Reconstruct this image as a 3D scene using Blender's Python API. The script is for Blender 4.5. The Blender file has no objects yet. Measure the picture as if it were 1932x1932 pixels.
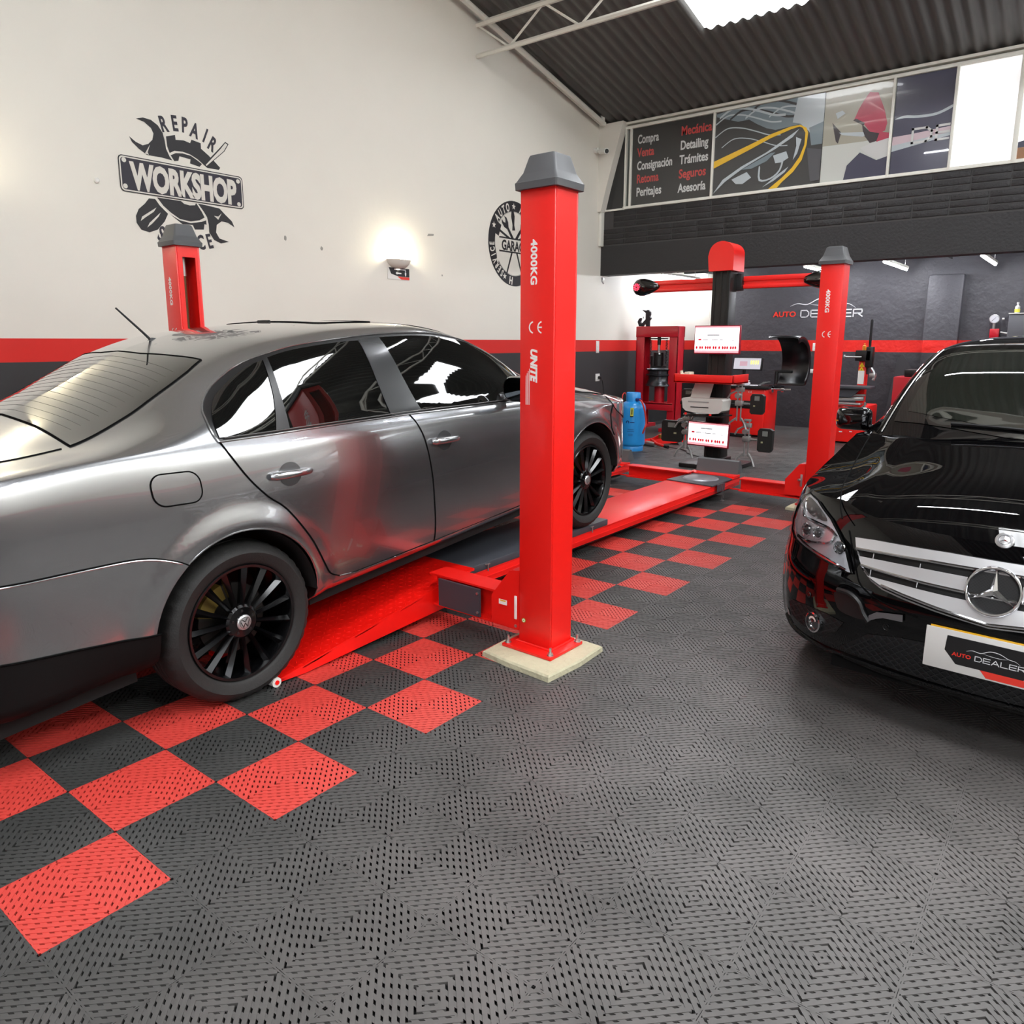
import bpy, bmesh, math, random
import numpy as np
from mathutils import Vector, Matrix
from mathutils.geometry import delaunay_2d_cdt
random.seed(7)
SC = bpy.context.scene
COL = SC.collection
PI = math.pi

# ------------------------------------------------------------------ camera, world, exposure
cam = bpy.data.cameras.new('camera'); cam_o = bpy.data.objects.new('camera', cam); COL.objects.link(cam_o)
cam.sensor_fit = 'HORIZONTAL'; cam.sensor_width = 36.0
cam.lens = 36.0 * 1417.9 / 1932.0
cam.shift_y = -48.5 / 1932.0
cam.clip_start = 0.05; cam.clip_end = 100
def cam_axes(yaw, pitch, roll):
    F = Vector((math.cos(pitch)*math.cos(yaw), math.cos(pitch)*math.sin(yaw), math.sin(pitch)))
    R = Vector((math.sin(yaw), -math.cos(yaw), 0)); U = R.cross(F)
    c, s = math.cos(roll), math.sin(roll)
    return F, c*R + s*U, -s*R + c*U
F_, R_, U_ = cam_axes(0.6625, -0.1914, 0.0016)
M = Matrix((R_, U_, -F_)).transposed().to_4x4(); M.translation = Vector((-1.8698, -2.2064, 1.4676))
cam_o.matrix_world = M
SC.camera = cam_o
w = bpy.data.worlds.new('world'); SC.world = w; w.use_nodes = True
w.node_tree.nodes['Background'].inputs[0].default_value = (0.95, 0.97, 1.0, 1)
w.node_tree.nodes['Background'].inputs[1].default_value = 0.3
vs = SC.view_settings; vs.view_transform = 'Standard'; vs.look = 'None'; vs.gamma = 1.0; vs.use_curve_mapping = False
vs.exposure = 0.0
SKY_E, TUBE_E = 15.0, 150.0            # skylight sheets, LED tubes

# ------------------------------------------------------------------ helpers
def lin(c):
    return tuple(((v/255)/12.92 if v/255 <= .04045 else ((v/255+.055)/1.055)**2.4) for v in c)
MATS = {}
def mat(name, rgb, rough=.5, metal=0., coat=0., bump=0., bscale=40., emit=0., var=0., vscale=3., spec=.5, croug=.05, detail=6., alpha=None):
    if name in MATS: return MATS[name]
    m = bpy.data.materials.new(name); m.use_nodes = True; nt = m.node_tree; b = nt.nodes['Principled BSDF']
    c = lin(rgb) + (1,)
    b.inputs['Base Color'].default_value = c; b.inputs['Roughness'].default_value = rough; b.inputs['Metallic'].default_value = metal
    b.inputs['Specular IOR Level'].default_value = spec
    if coat: b.inputs['Coat Weight'].default_value = coat; b.inputs['Coat Roughness'].default_value = croug
    if emit: b.inputs['Emission Color'].default_value = c; b.inputs['Emission Strength'].default_value = emit
    if bump or var:
        tc = nt.nodes.new('ShaderNodeTexCoord'); nz = nt.nodes.new('ShaderNodeTexNoise')
        nz.inputs['Scale'].default_value = bscale; nz.inputs['Detail'].default_value = detail
        nt.links.new(tc.outputs['Object'], nz.inputs['Vector'])
        if bump:
            bp = nt.nodes.new('ShaderNodeBump'); bp.inputs['Strength'].default_value = bump; bp.inputs['Distance'].default_value = .02
            nt.links.new(nz.outputs['Fac'], bp.inputs['Height']); nt.links.new(bp.outputs['Normal'], b.inputs['Normal'])
        if var:
            n2 = nt.nodes.new('ShaderNodeTexNoise'); n2.inputs['Scale'].default_value = vscale; n2.inputs['Detail'].default_value = 5
            nt.links.new(tc.outputs['Object'], n2.inputs['Vector'])
            mx = nt.nodes.new('ShaderNodeMix'); mx.data_type = 'RGBA'
            mx.inputs[6].default_value = tuple(v*(1-var) for v in c[:3]) + (1,); mx.inputs[7].default_value = tuple(min(1, v*(1+var)) for v in c[:3]) + (1,)
            nt.links.new(n2.outputs['Fac'], mx.inputs[0]); nt.links.new(mx.outputs[2], b.inputs['Base Color'])
    MATS[name] = m; return m
def glass(name, rgb, rough=0.0, ior=1.45):
    if name in MATS: return MATS[name]
    m = bpy.data.materials.new(name); m.use_nodes = True; b = m.node_tree.nodes['Principled BSDF']
    b.inputs['Base Color'].default_value = lin(rgb)+(1,); b.inputs['Transmission Weight'].default_value = 1
    b.inputs['Roughness'].default_value = rough; b.inputs['IOR'].default_value = ior
    MATS[name] = m; return m
def tinted(name, rgb, alpha):
    """thin tinted pane: mixes a clear-through tint with a mirror coat"""
    if name in MATS: return MATS[name]
    m = bpy.data.materials.new(name); m.use_nodes = True; nt = m.node_tree
    for n in list(nt.nodes): nt.nodes.remove(n)
    o = nt.nodes.new('ShaderNodeOutputMaterial'); mx = nt.nodes.new('ShaderNodeMixShader'); tr = nt.nodes.new('ShaderNodeBsdfTransparent'); gl = nt.nodes.new('ShaderNodeBsdfGlossy')
    fr = nt.nodes.new('ShaderNodeFresnel'); fr.inputs['IOR'].default_value = 1.4
    tr.inputs[0].default_value = tuple(v*alpha for v in lin(rgb)) + (1,); gl.inputs['Roughness'].default_value = .015; gl.inputs[0].default_value = (1, 1, 1, 1)
    nt.links.new(fr.outputs[0], mx.inputs[0]); nt.links.new(tr.outputs[0], mx.inputs[1]); nt.links.new(gl.outputs[0], mx.inputs[2]); nt.links.new(mx.outputs[0], o.inputs[0])
    MATS[name] = m; return m

class MB:
    """collects shapes into one mesh"""
    def __init__(s): s.v = []; s.f = []; s.m = []; s.mats = []; s.T = Matrix.Identity(4); s.cur = 0
    def use(s, m):
        if m not in s.mats: s.mats.append(m)
        s.cur = s.mats.index(m); return s
    def at(s, T): s.T = T; return s
    def add(s, vs, fs):
        k = len(s.v); s.v += [tuple(s.T @ Vector(p)) for p in vs]; s.f += [tuple(i+k for i in f) for f in fs]; s.m += [s.cur]*len(fs); return s
    def box(s, x0, x1, y0, y1, z0, z1, b=0.):
        if x0 > x1: x0, x1 = x1, x0
        if y0 > y1: y0, y1 = y1, y0
        if z0 > z1: z0, z1 = z1, z0
        if b <= 0:
            return s.add([(x, y, z) for x in (x0, x1) for y in (y0, y1) for z in (z0, z1)], [(0,1,3,2),(4,6,7,5),(0,4,5,1),(2,3,7,6),(0,2,6,4),(1,5,7,3)])
        b = min(b, (x1-x0)*.49, (y1-y0)*.49, (z1-z0)*.49)
        bm = bmesh.new(); bmesh.ops.create_cube(bm, size=1)
        for v in bm.verts: v.co = Vector(((x0+x1)/2+v.co.x*(x1-x0), (y0+y1)/2+v.co.y*(y1-y0), (z0+z1)/2+v.co.z*(z1-z0)))
        bmesh.ops.bevel(bm, geom=bm.edges[:], offset=b, segments=2, profile=.5, affect='EDGES')
        bm.verts.index_update(); s.add([v.co[:] for v in bm.verts], [[v.index for v in f.verts] for f in bm.faces]); bm.free(); return s
    def lathe(s, prof, n=24, close=True):
        """profile [(r,z)] about local z"""
        vs = []; fs = []; k = len(prof)
        for i in range(n):
            a = 2*PI*i/n
            for r, z in prof: vs.append((r*math.cos(a), r*math.sin(a), z))
        for i in range(n):
            j = (i+1) % n
            for q in range(k-1): fs.append((i*k+q, j*k+q, j*k+q+1, i*k+q+1))
        if close:
            if prof[0][0] > 1e-6: fs.append(tuple(i*k for i in range(n))[::-1])
            if prof[-1][0] > 1e-6: fs.append(tuple(i*k+k-1 for i in range(n)))
        return s.add(vs, fs)
    def cyl(s, p, q, r, r2=None, n=16):
        p, q = Vector(p), Vector(q); d = q-p; L = d.length
        T0 = s.T; s.T = T0 @ (Matrix.Translation(p) @ d.to_track_quat('Z', 'Y').to_matrix().to_4x4())
        s.lathe([(r, 0), (r if r2 is None else r2, L)], n); s.T = T0; return s
    def tube(s, pts, r, n=8, cap=True):
        pts = [Vector(p) for p in pts]; vs = []; fs = []; up = None
        for i, p in enumerate(pts):
            d = (pts[min(i+1, len(pts)-1)] - pts[max(i-1, 0)]).normalized()
            if up is None:
                up = d.orthogonal().normalized()
            else:
                up = (up - d*up.dot(d)); up = up.normalized() if up.length > 1e-6 else d.orthogonal().normalized()
            w_ = d.cross(up); rr = r[i] if isinstance(r, (list, tuple)) else r
            for k in range(n):
                a = 2*PI*k/n; vs.append(p + (up*math.cos(a) + w_*math.sin(a))*rr)
        for i in range(len(pts)-1):
            for k in range(n):
                l = (k+1) % n; fs.append((i*n+k, i*n+l, (i+1)*n+l, (i+1)*n+k))
        if cap: fs.append(tuple(range(n))[::-1]); fs.append(tuple((len(pts)-1)*n+k for k in range(n)))
        return s.add(vs, fs)
    def prism(s, poly, z0, z1):
        """outline [(x,y)] extruded along local z; concave allowed"""
        n = len(poly); vs = [(x, y, z0) for x, y in poly] + [(x, y, z1) for x, y in poly]
        fs = [(i, (i+1) % n, n+(i+1) % n, n+i) for i in range(n)]
        a = sum(poly[i][0]*poly[(i+1) % n][1]-poly[(i+1) % n][0]*poly[i][1] for i in range(n))
        o, _, tris, *_r = delaunay_2d_cdt([Vector(p) for p in poly], [], [list(range(n))], 1, 1e-6)
        vs2 = [(p.x, p.y, z1) for p in o] + [(p.x, p.y, z0) for p in o]; m_ = len(o)
        s.add(vs, fs if a > 0 else [f[::-1] for f in fs])
        return s.add(vs2, [tuple(t) for t in tris] + [tuple(i+m_ for i in t)[::-1] for t in tris])
    def flat(s, poly, z=0.):
        o, _, tris, *_r = delaunay_2d_cdt([Vector(p) for p in poly], [], [list(range(len(poly)))], 1, 1e-6)
        return s.add([(p.x, p.y, z) for p in o], [tuple(t) for t in tris])
    def text(s, txt, h, wscale=1., bold=0., spacing=1., z0=0., z1=.001, align='LEFT', shear=0.):
        """lettering in the local xy plane, h = capital height; returns its width"""
        vs, fs, wd = glyphs(txt, bold, spacing, shear); k = h/.729 if h else 1
        x0 = {'LEFT': 0, 'CENTER': -wd*k*wscale/2, 'RIGHT': -wd*k*wscale}[align]
        s.add([(x0+x*k*wscale, y*k, z1 if z > 0 else z0) for x, y, z in vs], fs); return wd*k*wscale
    def build(s, name, parent=None, smooth=35, m=None):
        me = bpy.data.meshes.new(name); me.from_pydata(s.v, [], s.f)
        for q in (s.mats or [m]): me.materials.append(q)
        me.polygons.foreach_set('material_index', s.m)
        if smooth:
            me.polygons.foreach_set('use_smooth', [True]*len(s.f)); me.set_sharp_from_angle(angle=math.radians(smooth))
        me.update(); o = bpy.data.objects.new(name, me); COL.objects.link(o)
        if parent is not None: o.parent = parent
        return o
GL = {}
def glyphs(txt, bold=0., spacing=1., shear=0.):
    key = (txt, bold, spacing, shear)
    if key not in GL:
        cu = bpy.data.curves.new('lettering', 'FONT'); cu.body = txt; cu.offset = bold; cu.space_character = spacing; cu.extrude = .01; cu.resolution_u = 3; cu.shear = shear
        o = bpy.data.objects.new('lettering', cu); COL.objects.link(o)
        dg = bpy.context.evaluated_depsgraph_get(); me = bpy.data.meshes.new_from_object(o.evaluated_get(dg))
        vs = [v.co[:] for v in me.vertices]; fs = [tuple(p.vertices) for p in me.polygons]
        wd = max([v[0] for v in vs] or [0])
        bpy.data.objects.remove(o); bpy.data.curves.remove(cu); bpy.data.meshes.remove(me); GL[key] = (vs, fs, wd)
    return GL[key]
def tag(o, label=None, cat=None, group=None, kind=None):
    if label: o['label'] = label
    if cat: o['category'] = cat
    if group: o['group'] = group
    if kind: o['kind'] = kind
    return o
def thing(name, label, cat, loc=(0, 0, 0), rz=0., group=None, matrix=None):
    o = bpy.data.objects.new(name, None); COL.objects.link(o); o.empty_display_size = .1
    if matrix is not None: o.matrix_world = matrix
    else: o.location = loc; o.rotation_euler = (0, 0, rz)
    return tag(o, label, cat, group)
def struct(name, mb, smooth=35): return tag(mb.build(name, None, smooth), kind='structure')
def plane(o, ex, ey):
    """matrix whose local x,y run along ex,ey from o"""
    ex = Vector(ex).normalized(); ey = Vector(ey); ey = (ey - ex*ey.dot(ex)).normalized(); ez = ex.cross(ey)
    m = Matrix((ex, ey, ez)).transposed().to_4x4(); m.translation = Vector(o); return m
def arc(cx, cy, r, a0, a1, n=16, ry=None):
    ry = r if ry is None else ry
    return [(cx+r*math.cos(math.radians(a0+(a1-a0)*i/n)), cy+ry*math.sin(math.radians(a0+(a1-a0)*i/n))) for i in range(n+1)]
def ring_poly(cx, cy, r0, r1, n=40, a0=0, a1=360):
    return arc(cx, cy, r1, a0, a1, n) + arc(cx, cy, r0, a1, a0, n)
def rrect(x0, y0, x1, y1, r, n=5):
    return arc(x1-r, y1-r, r, 0, 90, n) + arc(x0+r, y1-r, r, 90, 180, n) + arc(x0+r, y0+r, r, 180, 270, n) + arc(x1-r, y0+r, r, 270, 360, n)
def tf(poly, ang=0, dx=0, dy=0, sx=1, sy=1):
    c, s = math.cos(math.radians(ang)), math.sin(math.radians(ang))
    return [(dx+(x*sx)*c-(y*sy)*s, dy+(x*sx)*s+(y*sy)*c) for x, y in poly]
def copy_tree(o, parent=None):
    c = o.copy(); COL.objects.link(c); c.parent = parent
    if parent is not None: c.matrix_parent_inverse = o.matrix_parent_inverse
    for ch in list(o.children): copy_tree(ch, c)
    return c
# ------------------------------------------------------------------ setting
T = 1/3
# painted walls: cream above a red band above charcoal, told apart by height
def wall_mat(name, upper, lower, red, zr0, zr1, bump, bscale, rough=.6, var=.03):
    m = mat(name, upper, rough, bump=bump, bscale=bscale); nt = m.node_tree; b = nt.nodes['Principled BSDF']
    g = nt.nodes.new('ShaderNodeNewGeometry'); sp = nt.nodes.new('ShaderNodeSeparateXYZ'); nt.links.new(g.outputs['Position'], sp.inputs[0])
    nz = nt.nodes.new('ShaderNodeTexNoise'); nz.inputs['Scale'].default_value = 1.6; nz.inputs['Detail'].default_value = 8; nt.links.new(g.outputs['Position'], nz.inputs['Vector'])
    def col(c, k): 
        x = nt.nodes.new('ShaderNodeMix'); x.data_type = 'RGBA'; l = lin(c)
        x.inputs[6].default_value = tuple(v*(1-k) for v in l)+(1,); x.inputs[7].default_value = tuple(v*(1+k) for v in l)+(1,)
        nt.links.new(nz.outputs['Fac'], x.inputs[0]); return x.outputs[2]
    def step(z):
        q = nt.nodes.new('ShaderNodeMath'); q.operation = 'GREATER_THAN'; q.inputs[1].default_value = z; nt.links.new(sp.outputs[2], q.inputs[0]); return q.outputs[0]
    a = nt.nodes.new('ShaderNodeMix'); a.data_type = 'RGBA'; nt.links.new(step(zr0), a.inputs[0]); nt.links.new(col(lower, var*4), a.inputs[6]); nt.links.new(col(red, var*2), a.inputs[7])
    c = nt.nodes.new('ShaderNodeMix'); c.data_type = 'RGBA'; nt.links.new(step(zr1), c.inputs[0]); nt.links.new(a.outputs[2], c.inputs[6]); nt.links.new(col(upper, var), c.inputs[7])
    nt.links.new(c.outputs[2], b.inputs['Base Color']); return m
RED_WALL = (214, 26, 14)
M_wl = wall_mat('cream_plaster_with_red_band', (226, 222, 211), (48, 48, 49), RED_WALL, 1.300, 1.479, .25, 3.5, .55)
M_wb = wall_mat('rough_charcoal_render_with_red_band', (66, 65, 70), (52, 51, 55), RED_WALL, 1.297, 1.483, .9, 7., .55, .06)
M_wd = wall_mat('grey_plaster_with_red_band', (160, 157, 151), (44, 44, 45), RED_WALL, 1.300, 1.479, .25, 3.5, .6)
M_white = mat('white_frame_paint', (224, 222, 212), .45)
M_cream = mat('plain_cream_plaster', (222, 218, 208), .6, bump=.2, bscale=6)
M_black = mat('black_wall_paint', (38, 37, 38), .6, bump=.3, bscale=30)
M_black2 = mat('black_brick_paint', (30, 28, 29), .55, bump=.4, bscale=40)
M_dark = mat('dark_ceiling_paint', (26, 26, 27), .7)
M_roof = mat('grey_corrugated_sheet', (92, 91, 88), .5)
M_sky = mat('translucent_skylight_sheet', (244, 247, 250), .5, emit=SKY_E)
WY = 4.33
struct('wall_left', MB().use(M_wl).box(-7, 13.3, WY, WY+.2, -.02, 9.0))
struct('wall_back', MB().use(M_wb).box(11.49, 13.3, -8.2, 3.36, -.02, 2.80))
struct('wall_alcove', MB().use(M_wl).box(13.1, 13.3, 3.36, WY, -.02, 2.80))
struct('wall_pilaster', MB().use(M_wb).box(11.36, 11.50, -.40, .08, -.02, 2.46, .03))
struct('wall_right', MB().use(M_wl).box(-7, 13.3, -8.2, -8.0, -.02, 9.0))
struct('wall_rear', MB().use(M_wd).box(-7.2, -7, -8.2, -6.5, -.02, 9.0).box(-7.2, -7, -2.5, WY+.2, -.02, 9.0).box(-7.2, -7, -6.5, -2.5, 3.2, 9.0))
M_added_glow = mat('added_glowing_door', (246, 249, 255), .5, emit=2.6)  # glowing door added behind the camera to light the car fronts
dd = MB().use(M_added_glow)
for k in range(16): dd.box(-7.06, -7.02, -6.5, -2.5, .2*k, .2*k+.19, .012)
struct('added_light_door', dd)
# mezzanine front: plain beam, perforated brick band, ceiling under it
FX = 8.794
struct('wall_mezzanine_beam', MB().use(M_black).box(FX, FX+.25, -8, WY, 2.49, 2.93))
mb = MB().use(mat('grey_mortar', (62, 60, 60), .7)).box(FX+.006, FX+.2, -8, WY, 2.93, 3.455)
mb.use(M_black2)
for row in range(6):
    off = .2 if row >= 3 else 0.
    z0 = 2.955+row*.081 + (.012 if row >= 3 else 0)
    y = WY-.02-off
    while y > -8:
        mb.box(FX-.004, FX+.02, y-.385, y, z0, z0+.066, .004); y -= .402
struct('wall_mezzanine_brick', mb)
struct('ceiling_mezzanine', MB().use(M_dark).box(FX+.25, 13.3, -8, WY, 2.80, 2.93))
struct('wall_upper', MB().use(M_cream).box(11.3, 11.5, -8, WY, 2.93, 7.5))
# dark joists and pipes under the mezzanine
mb = MB().use(M_dark)
for k in range(9): mb.box(9.1+k*.34, 9.16+k*.34, -8, WY, 2.72, 2.80)
for k in range(5): mb.cyl((9.0, 3.6-k*1.9, 2.69), (11.4, 3.6-k*1.9, 2.69), .012, n=6)
struct('trim_1', mb)
# conduit / edge of the paint at the mezzanine corner
struct('trim_2', MB().use(M_white).box(8.70, 8.80, WY-.05, WY, 2.93, 3.47, .01))
# diagonal haunch in the corner
struct('wall_haunch', MB().use(M_cream).at(plane((8.66, WY, 0), (0, -1, 0), (0, 0, 1))).prism([(0, 3.44), (.06, 3.44), (.14, 3.75), (.40, 4.63), (.42, 4.70), (0, 4.70)], -.16, 0.))
# roof: corrugated sheets with translucent skylights, some added for light
def roofz(x): return 4.72+.225*(8.8-x) if x > 0 else 6.70+.2*x
SKYL = [(1.95, 3.75, -3.0, -1.35), (6.9, 7.7, -3.6, -2.4), (5.6, 7.2, .8, 2.0), (-2.6, -1.0, -3.1, -1.3), (-3.0, 7.7, -7.8, -6.3), (-6.0, -4.8, -4.0, -1.)]  # last three are unseen, added to brighten the room
def corr(mb, x0, x1, y0, y1, pitch=.15, amp=.02):
    n = max(4, int((y1-y0)/pitch*6)); vs = []; fs = []
    for i in range(n+1):
        y = y0+(y1-y0)*i/n; dz = amp*math.sin(y/pitch*2*PI)
        vs += [(x0, y, roofz(x0)+dz), (x1, y, roofz(x1)+dz)]
    for i in range(n): fs.append((2*i, 2*i+2, 2*i+3, 2*i+1))
    mb.add(vs, fs)
xs = sorted({-7., 0., 8.9} | {a for s in SKYL for a in s[:2]})
mb = MB().use(M_roof); ms = MB().use(M_sky); mp_ = MB().use(mat('added_white_bounce_sheet', (222, 220, 214), .5))
for a, b in zip(xs[:-1], xs[1:]):
    cuts = sorted([(s[2], s[3]) for s in SKYL if s[0] <= a+1e-6 and s[1] >= b-1e-6]); y = -8.2
    for c0, c1 in cuts:
        corr(mb, a, b, y, c0); corr(ms, a, b, c0, c1); y = c1
    if b <= 5.7: corr(mb, a, b, y, .3); corr(mp_, a, b, max(y, .3), WY+.1)  # white bay added out of view to brighten reflections on the sedan
    else: corr(mb, a, b, y, WY+.1)
struct('ceiling', mb, 60); struct('skylights_some_added', ms, 60); struct('ceiling_bounce_bay', mp_, 60)
M_roof2 = mat('pale_upper_ceiling', (150, 148, 140), .6)
struct('ceiling_upper', MB().use(M_roof2).box(8.9, 13.3, -8.2, WY+.1, 5.6, 5.7))
# white roof steel in the corner
mb = MB().use(M_white)
for p, q in (((8.55, 4.2, 4.66), (8.55, 4.2, 5.4)), ((8.55, 4.2, 4.90), (8.2, 2.2, 5.5)), ((8.75, 4.1, 4.86), (8.75, -8, 4.88)), ((8.55, 4.1, 4.95), (8.75, 2.6, 4.86)), ((7.2, 4.25, 5.0), (8.6, 4.25, 4.70)), ((0, 4.2, 6.55), (8.6, 4.2, 4.68))):
    mb.cyl(p, q, .035, n=8)
for k in range(3):
    x = 1.2+k*2.3
    mb.cyl((x, WY, roofz(x)-.15), (x, -8, roofz(x)-.15), .035, n=6); mb.cyl((x, WY, roofz(x)-.5), (x, -8, roofz(x)-.5), .03, n=6)
    for j in range(12): mb.cyl((x, WY-j*1.0, roofz(x)-.15), (x, WY-j*1.0-.5, roofz(x)-.5), .014, n=5); mb.cyl((x, WY-j*1.0-.5, roofz(x)-.5), (x, WY-j*1.0-1., roofz(x)-.15), .014, n=5)
struct('trim_3', mb)

# ------------------------------------------------------------------ floor of ribbed click tiles
def floor_mat(name, rgb, dust_and_light, k):
    m = mat(name, rgb, .48); nt = m.node_tree; b = nt.nodes['Principled BSDF']
    g = nt.nodes.new('ShaderNodeNewGeometry')
    n1 = nt.nodes.new('ShaderNodeTexNoise'); n1.inputs['Scale'].default_value = 1.1; n1.inputs['Detail'].default_value = 6; n1.inputs['Roughness'].default_value = .65
    n2 = nt.nodes.new('ShaderNodeTexNoise'); n2.inputs['Scale'].default_value = 60; n2.inputs['Detail'].default_value = 3
    nt.links.new(g.outputs['Position'], n1.inputs['Vector']); nt.links.new(g.outputs['Position'], n2.inputs['Vector'])
    r = nt.nodes.new('ShaderNodeMapRange'); r.inputs[1].default_value = .30; r.inputs[2].default_value = .70; r.inputs[3].default_value = .25; nt.links.new(n1.outputs['Fac'], r.inputs[0])
    sp = nt.nodes.new('ShaderNodeSeparateXYZ'); nt.links.new(g.outputs['Position'], sp.inputs[0])
    ai = nt.nodes.new('ShaderNodeMapRange'); ai.inputs[1].default_value = .2; ai.inputs[2].default_value = -1.1; ai.inputs[3].default_value = .12; nt.links.new(sp.outputs[1], ai.inputs[0])   # dust tracked along the aisle
    fa = nt.nodes.new('ShaderNodeMapRange'); fa.inputs[1].default_value = 5.2; fa.inputs[2].default_value = 8.; fa.inputs[4].default_value = .95; nt.links.new(sp.outputs[0], fa.inputs[0])  # far floor painted paler, standing in for the tube light falling there
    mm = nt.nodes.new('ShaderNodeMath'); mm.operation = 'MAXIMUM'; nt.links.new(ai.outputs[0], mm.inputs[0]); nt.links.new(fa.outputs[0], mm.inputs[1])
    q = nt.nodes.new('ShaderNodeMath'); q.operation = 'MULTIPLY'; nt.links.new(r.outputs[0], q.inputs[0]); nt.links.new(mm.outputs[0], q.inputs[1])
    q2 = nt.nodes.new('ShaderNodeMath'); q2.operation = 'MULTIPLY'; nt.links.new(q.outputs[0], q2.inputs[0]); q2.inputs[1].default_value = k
    x = nt.nodes.new('ShaderNodeMix'); x.data_type = 'RGBA'; x.inputs[6].default_value = lin(rgb)+(1,); x.inputs[7].default_value = lin(dust_and_light)+(1,)
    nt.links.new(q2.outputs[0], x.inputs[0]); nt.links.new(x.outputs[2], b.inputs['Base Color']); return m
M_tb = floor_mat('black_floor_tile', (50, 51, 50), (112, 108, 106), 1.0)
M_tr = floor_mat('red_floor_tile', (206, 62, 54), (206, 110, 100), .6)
M_td = mat('dark_gap_under_tiles', (14, 14, 14), .8)
def build_floor():
    V = []; Fc = []; Mi = []; NV = 0
    CX, CY = -1.87, -2.21
    NP = 13; rw = .325                      # ribs per quadrant, half width of a rib in pitches
    def quad_sets(level):
        quads = []
        def rng(c): return max(0., c-.5), min(.5, c)
        for k in range(NP):
            c = (k+.5)/NP; c1, c2 = c-rw/NP, c+rw/NP
            a1, b1 = rng(c1); a2, b2 = rng(c2)
            quads.append([(a1, c1-a1, 0), (b1, c1-b1, 0), (b2, c2-b2, 0), (a2, c2-a2, 0)])
            if level > 0:
                quads.append([(a1, c1-a1, 0), (a1, c1-a1, -.012), (b1, c1-b1, -.012), (b1, c1-b1, 0)])
                quads.append([(b2, c2-b2, 0), (b2, c2-b2, -.012), (a2, c2-a2, -.012), (a2, c2-a2, 0)])
            if level > 1 and k < NP-1:
                g1, g2 = c2, (k+1.5)/NP-rw/NP
                cm = (g1+g2)/2; a, b = rng(cm); st = .062; h = .018
                p = a + (st*.5 if k % 2 else 0.) + .004
                while p < b:
                    p0, p1 = max(p-h, a), min(p+h, b)
                    if p1 > p0: quads.append([(p0, g1-p0, -.0015), (p1, g1-p1, -.0015), (p1, g2-p1, -.0015), (p0, g2-p0, -.0015)])
                    p += st
        out = []
        for sx in (1, -1):
            for sy in (1, -1):
                for q in quads:
                    q2 = [(x*sx, y*sy, z) for x, y, z in q]
                    out.append(q2 if sx*sy > 0 else q2[::-1])
        e = .012
        for x0, x1, y0, y1 in ((-.498, .498, -.498, -.498+e), (-.498, .498, .498-e, .498), (-.498, -.498+e, -.498, .498), (.498-e, .498, -.498, .498)):
            out.append([(x0, y0, .0005), (x1, y0, .0005), (x1, y1, .0005), (x0, y1, .0005)])
        return np.array(out)                # n,4,3
    LV = {k: quad_sets(k) for k in (0, 1, 2)}
    VV = []; MM = []
    for i in range(-13, 36):
        for j in range(-12, 22):            # j counts to the right, y = -j*T
            x, y = (i+.5)*T, -(j+.5)*T
            d = math.hypot(x-CX, y-CY)
            ahead = (x-CX)*.788+(y-CY)*.615
            if y > WY or x > 13.0 or ahead < -.5: continue
            side = abs((x-CX)*.615-(y-CY)*.788)
            lv = 2 if d < 6.5 else (1 if d < 11 else 0)
            if side > ahead*.78+.9: lv = 0
            q = LV[lv]*np.array([T, T, 1.])+np.array([x, y, 0.])
            VV.append(q.reshape(-1, 3)); red = (i+j) % 2 == 0 and j <= 0 and i <= 13
            MM.append(np.full(len(q), 1 if red else 0))
    V = np.concatenate(VV); m_ = np.concatenate(MM); n = len(m_)
    base = np.array([(-7, -8.2, -.013), (13.3, -8.2, -.013), (13.3, 4.5, -.013), (-7, 4.5, -.013)])
    V = np.concatenate([V, base]); m_ = np.append(m_, 2); n += 1
    me = bpy.data.meshes.new('floor'); me.vertices.add(len(V)); me.vertices.foreach_set('co', V.ravel())
    me.loops.add(4*n); me.loops.foreach_set('vertex_index', np.arange(4*n)); me.polygons.add(n)
    me.polygons.foreach_set('loop_start', np.arange(0, 4*n, 4)); me.polygons.foreach_set('loop_total', np.full(n, 4))
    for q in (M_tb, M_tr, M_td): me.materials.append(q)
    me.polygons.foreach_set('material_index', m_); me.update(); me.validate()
    o = bpy.data.objects.new('floor', me); COL.objects.link(o); tag(o, kind='structure'); return n
build_floor()
# ------------------------------------------------------------------ four post lift
M_red = mat('red_powder_coat', (238, 23, 15), .42, coat=.25, croug=.2, bump=.04, bscale=300)
M_red2 = mat('red_chequer_plate', (246, 20, 12), .36, coat=.3, croug=.15)
M_cap = mat('grey_plastic_cap', (84, 85, 87), .42)
M_gry = mat('dark_grey_steel', (62, 64, 70), .45)
M_wht = mat('white_lettering', (240, 236, 232), .5)
M_zinc = mat('zinc_bolt', (190, 190, 190), .3, .9)
M_pad = mat('beige_concrete', (196, 190, 160), .8, bump=.5, bscale=30, var=.12, vscale=14)
M_blk = mat('black_plastic', (20, 20, 21), .4)
M_screw = mat('greased_screw', (110, 78, 50), .45, .5)
LX, LY, LTH, LL, LW, PH = .8435, -.3158, -.0199, 4.0802, 3.3574, 2.107
LM = Matrix.Translation((LX, LY, 0)) @ Matrix.Rotation(LTH, 4, 'Z')
lift = thing('car_lift', 'red four post car lift with grey capped posts, runways and ramps, carrying the grey sedan', 'car lift', (LX, LY, 0), LTH)
PW1, PW2 = .172, .185
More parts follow.
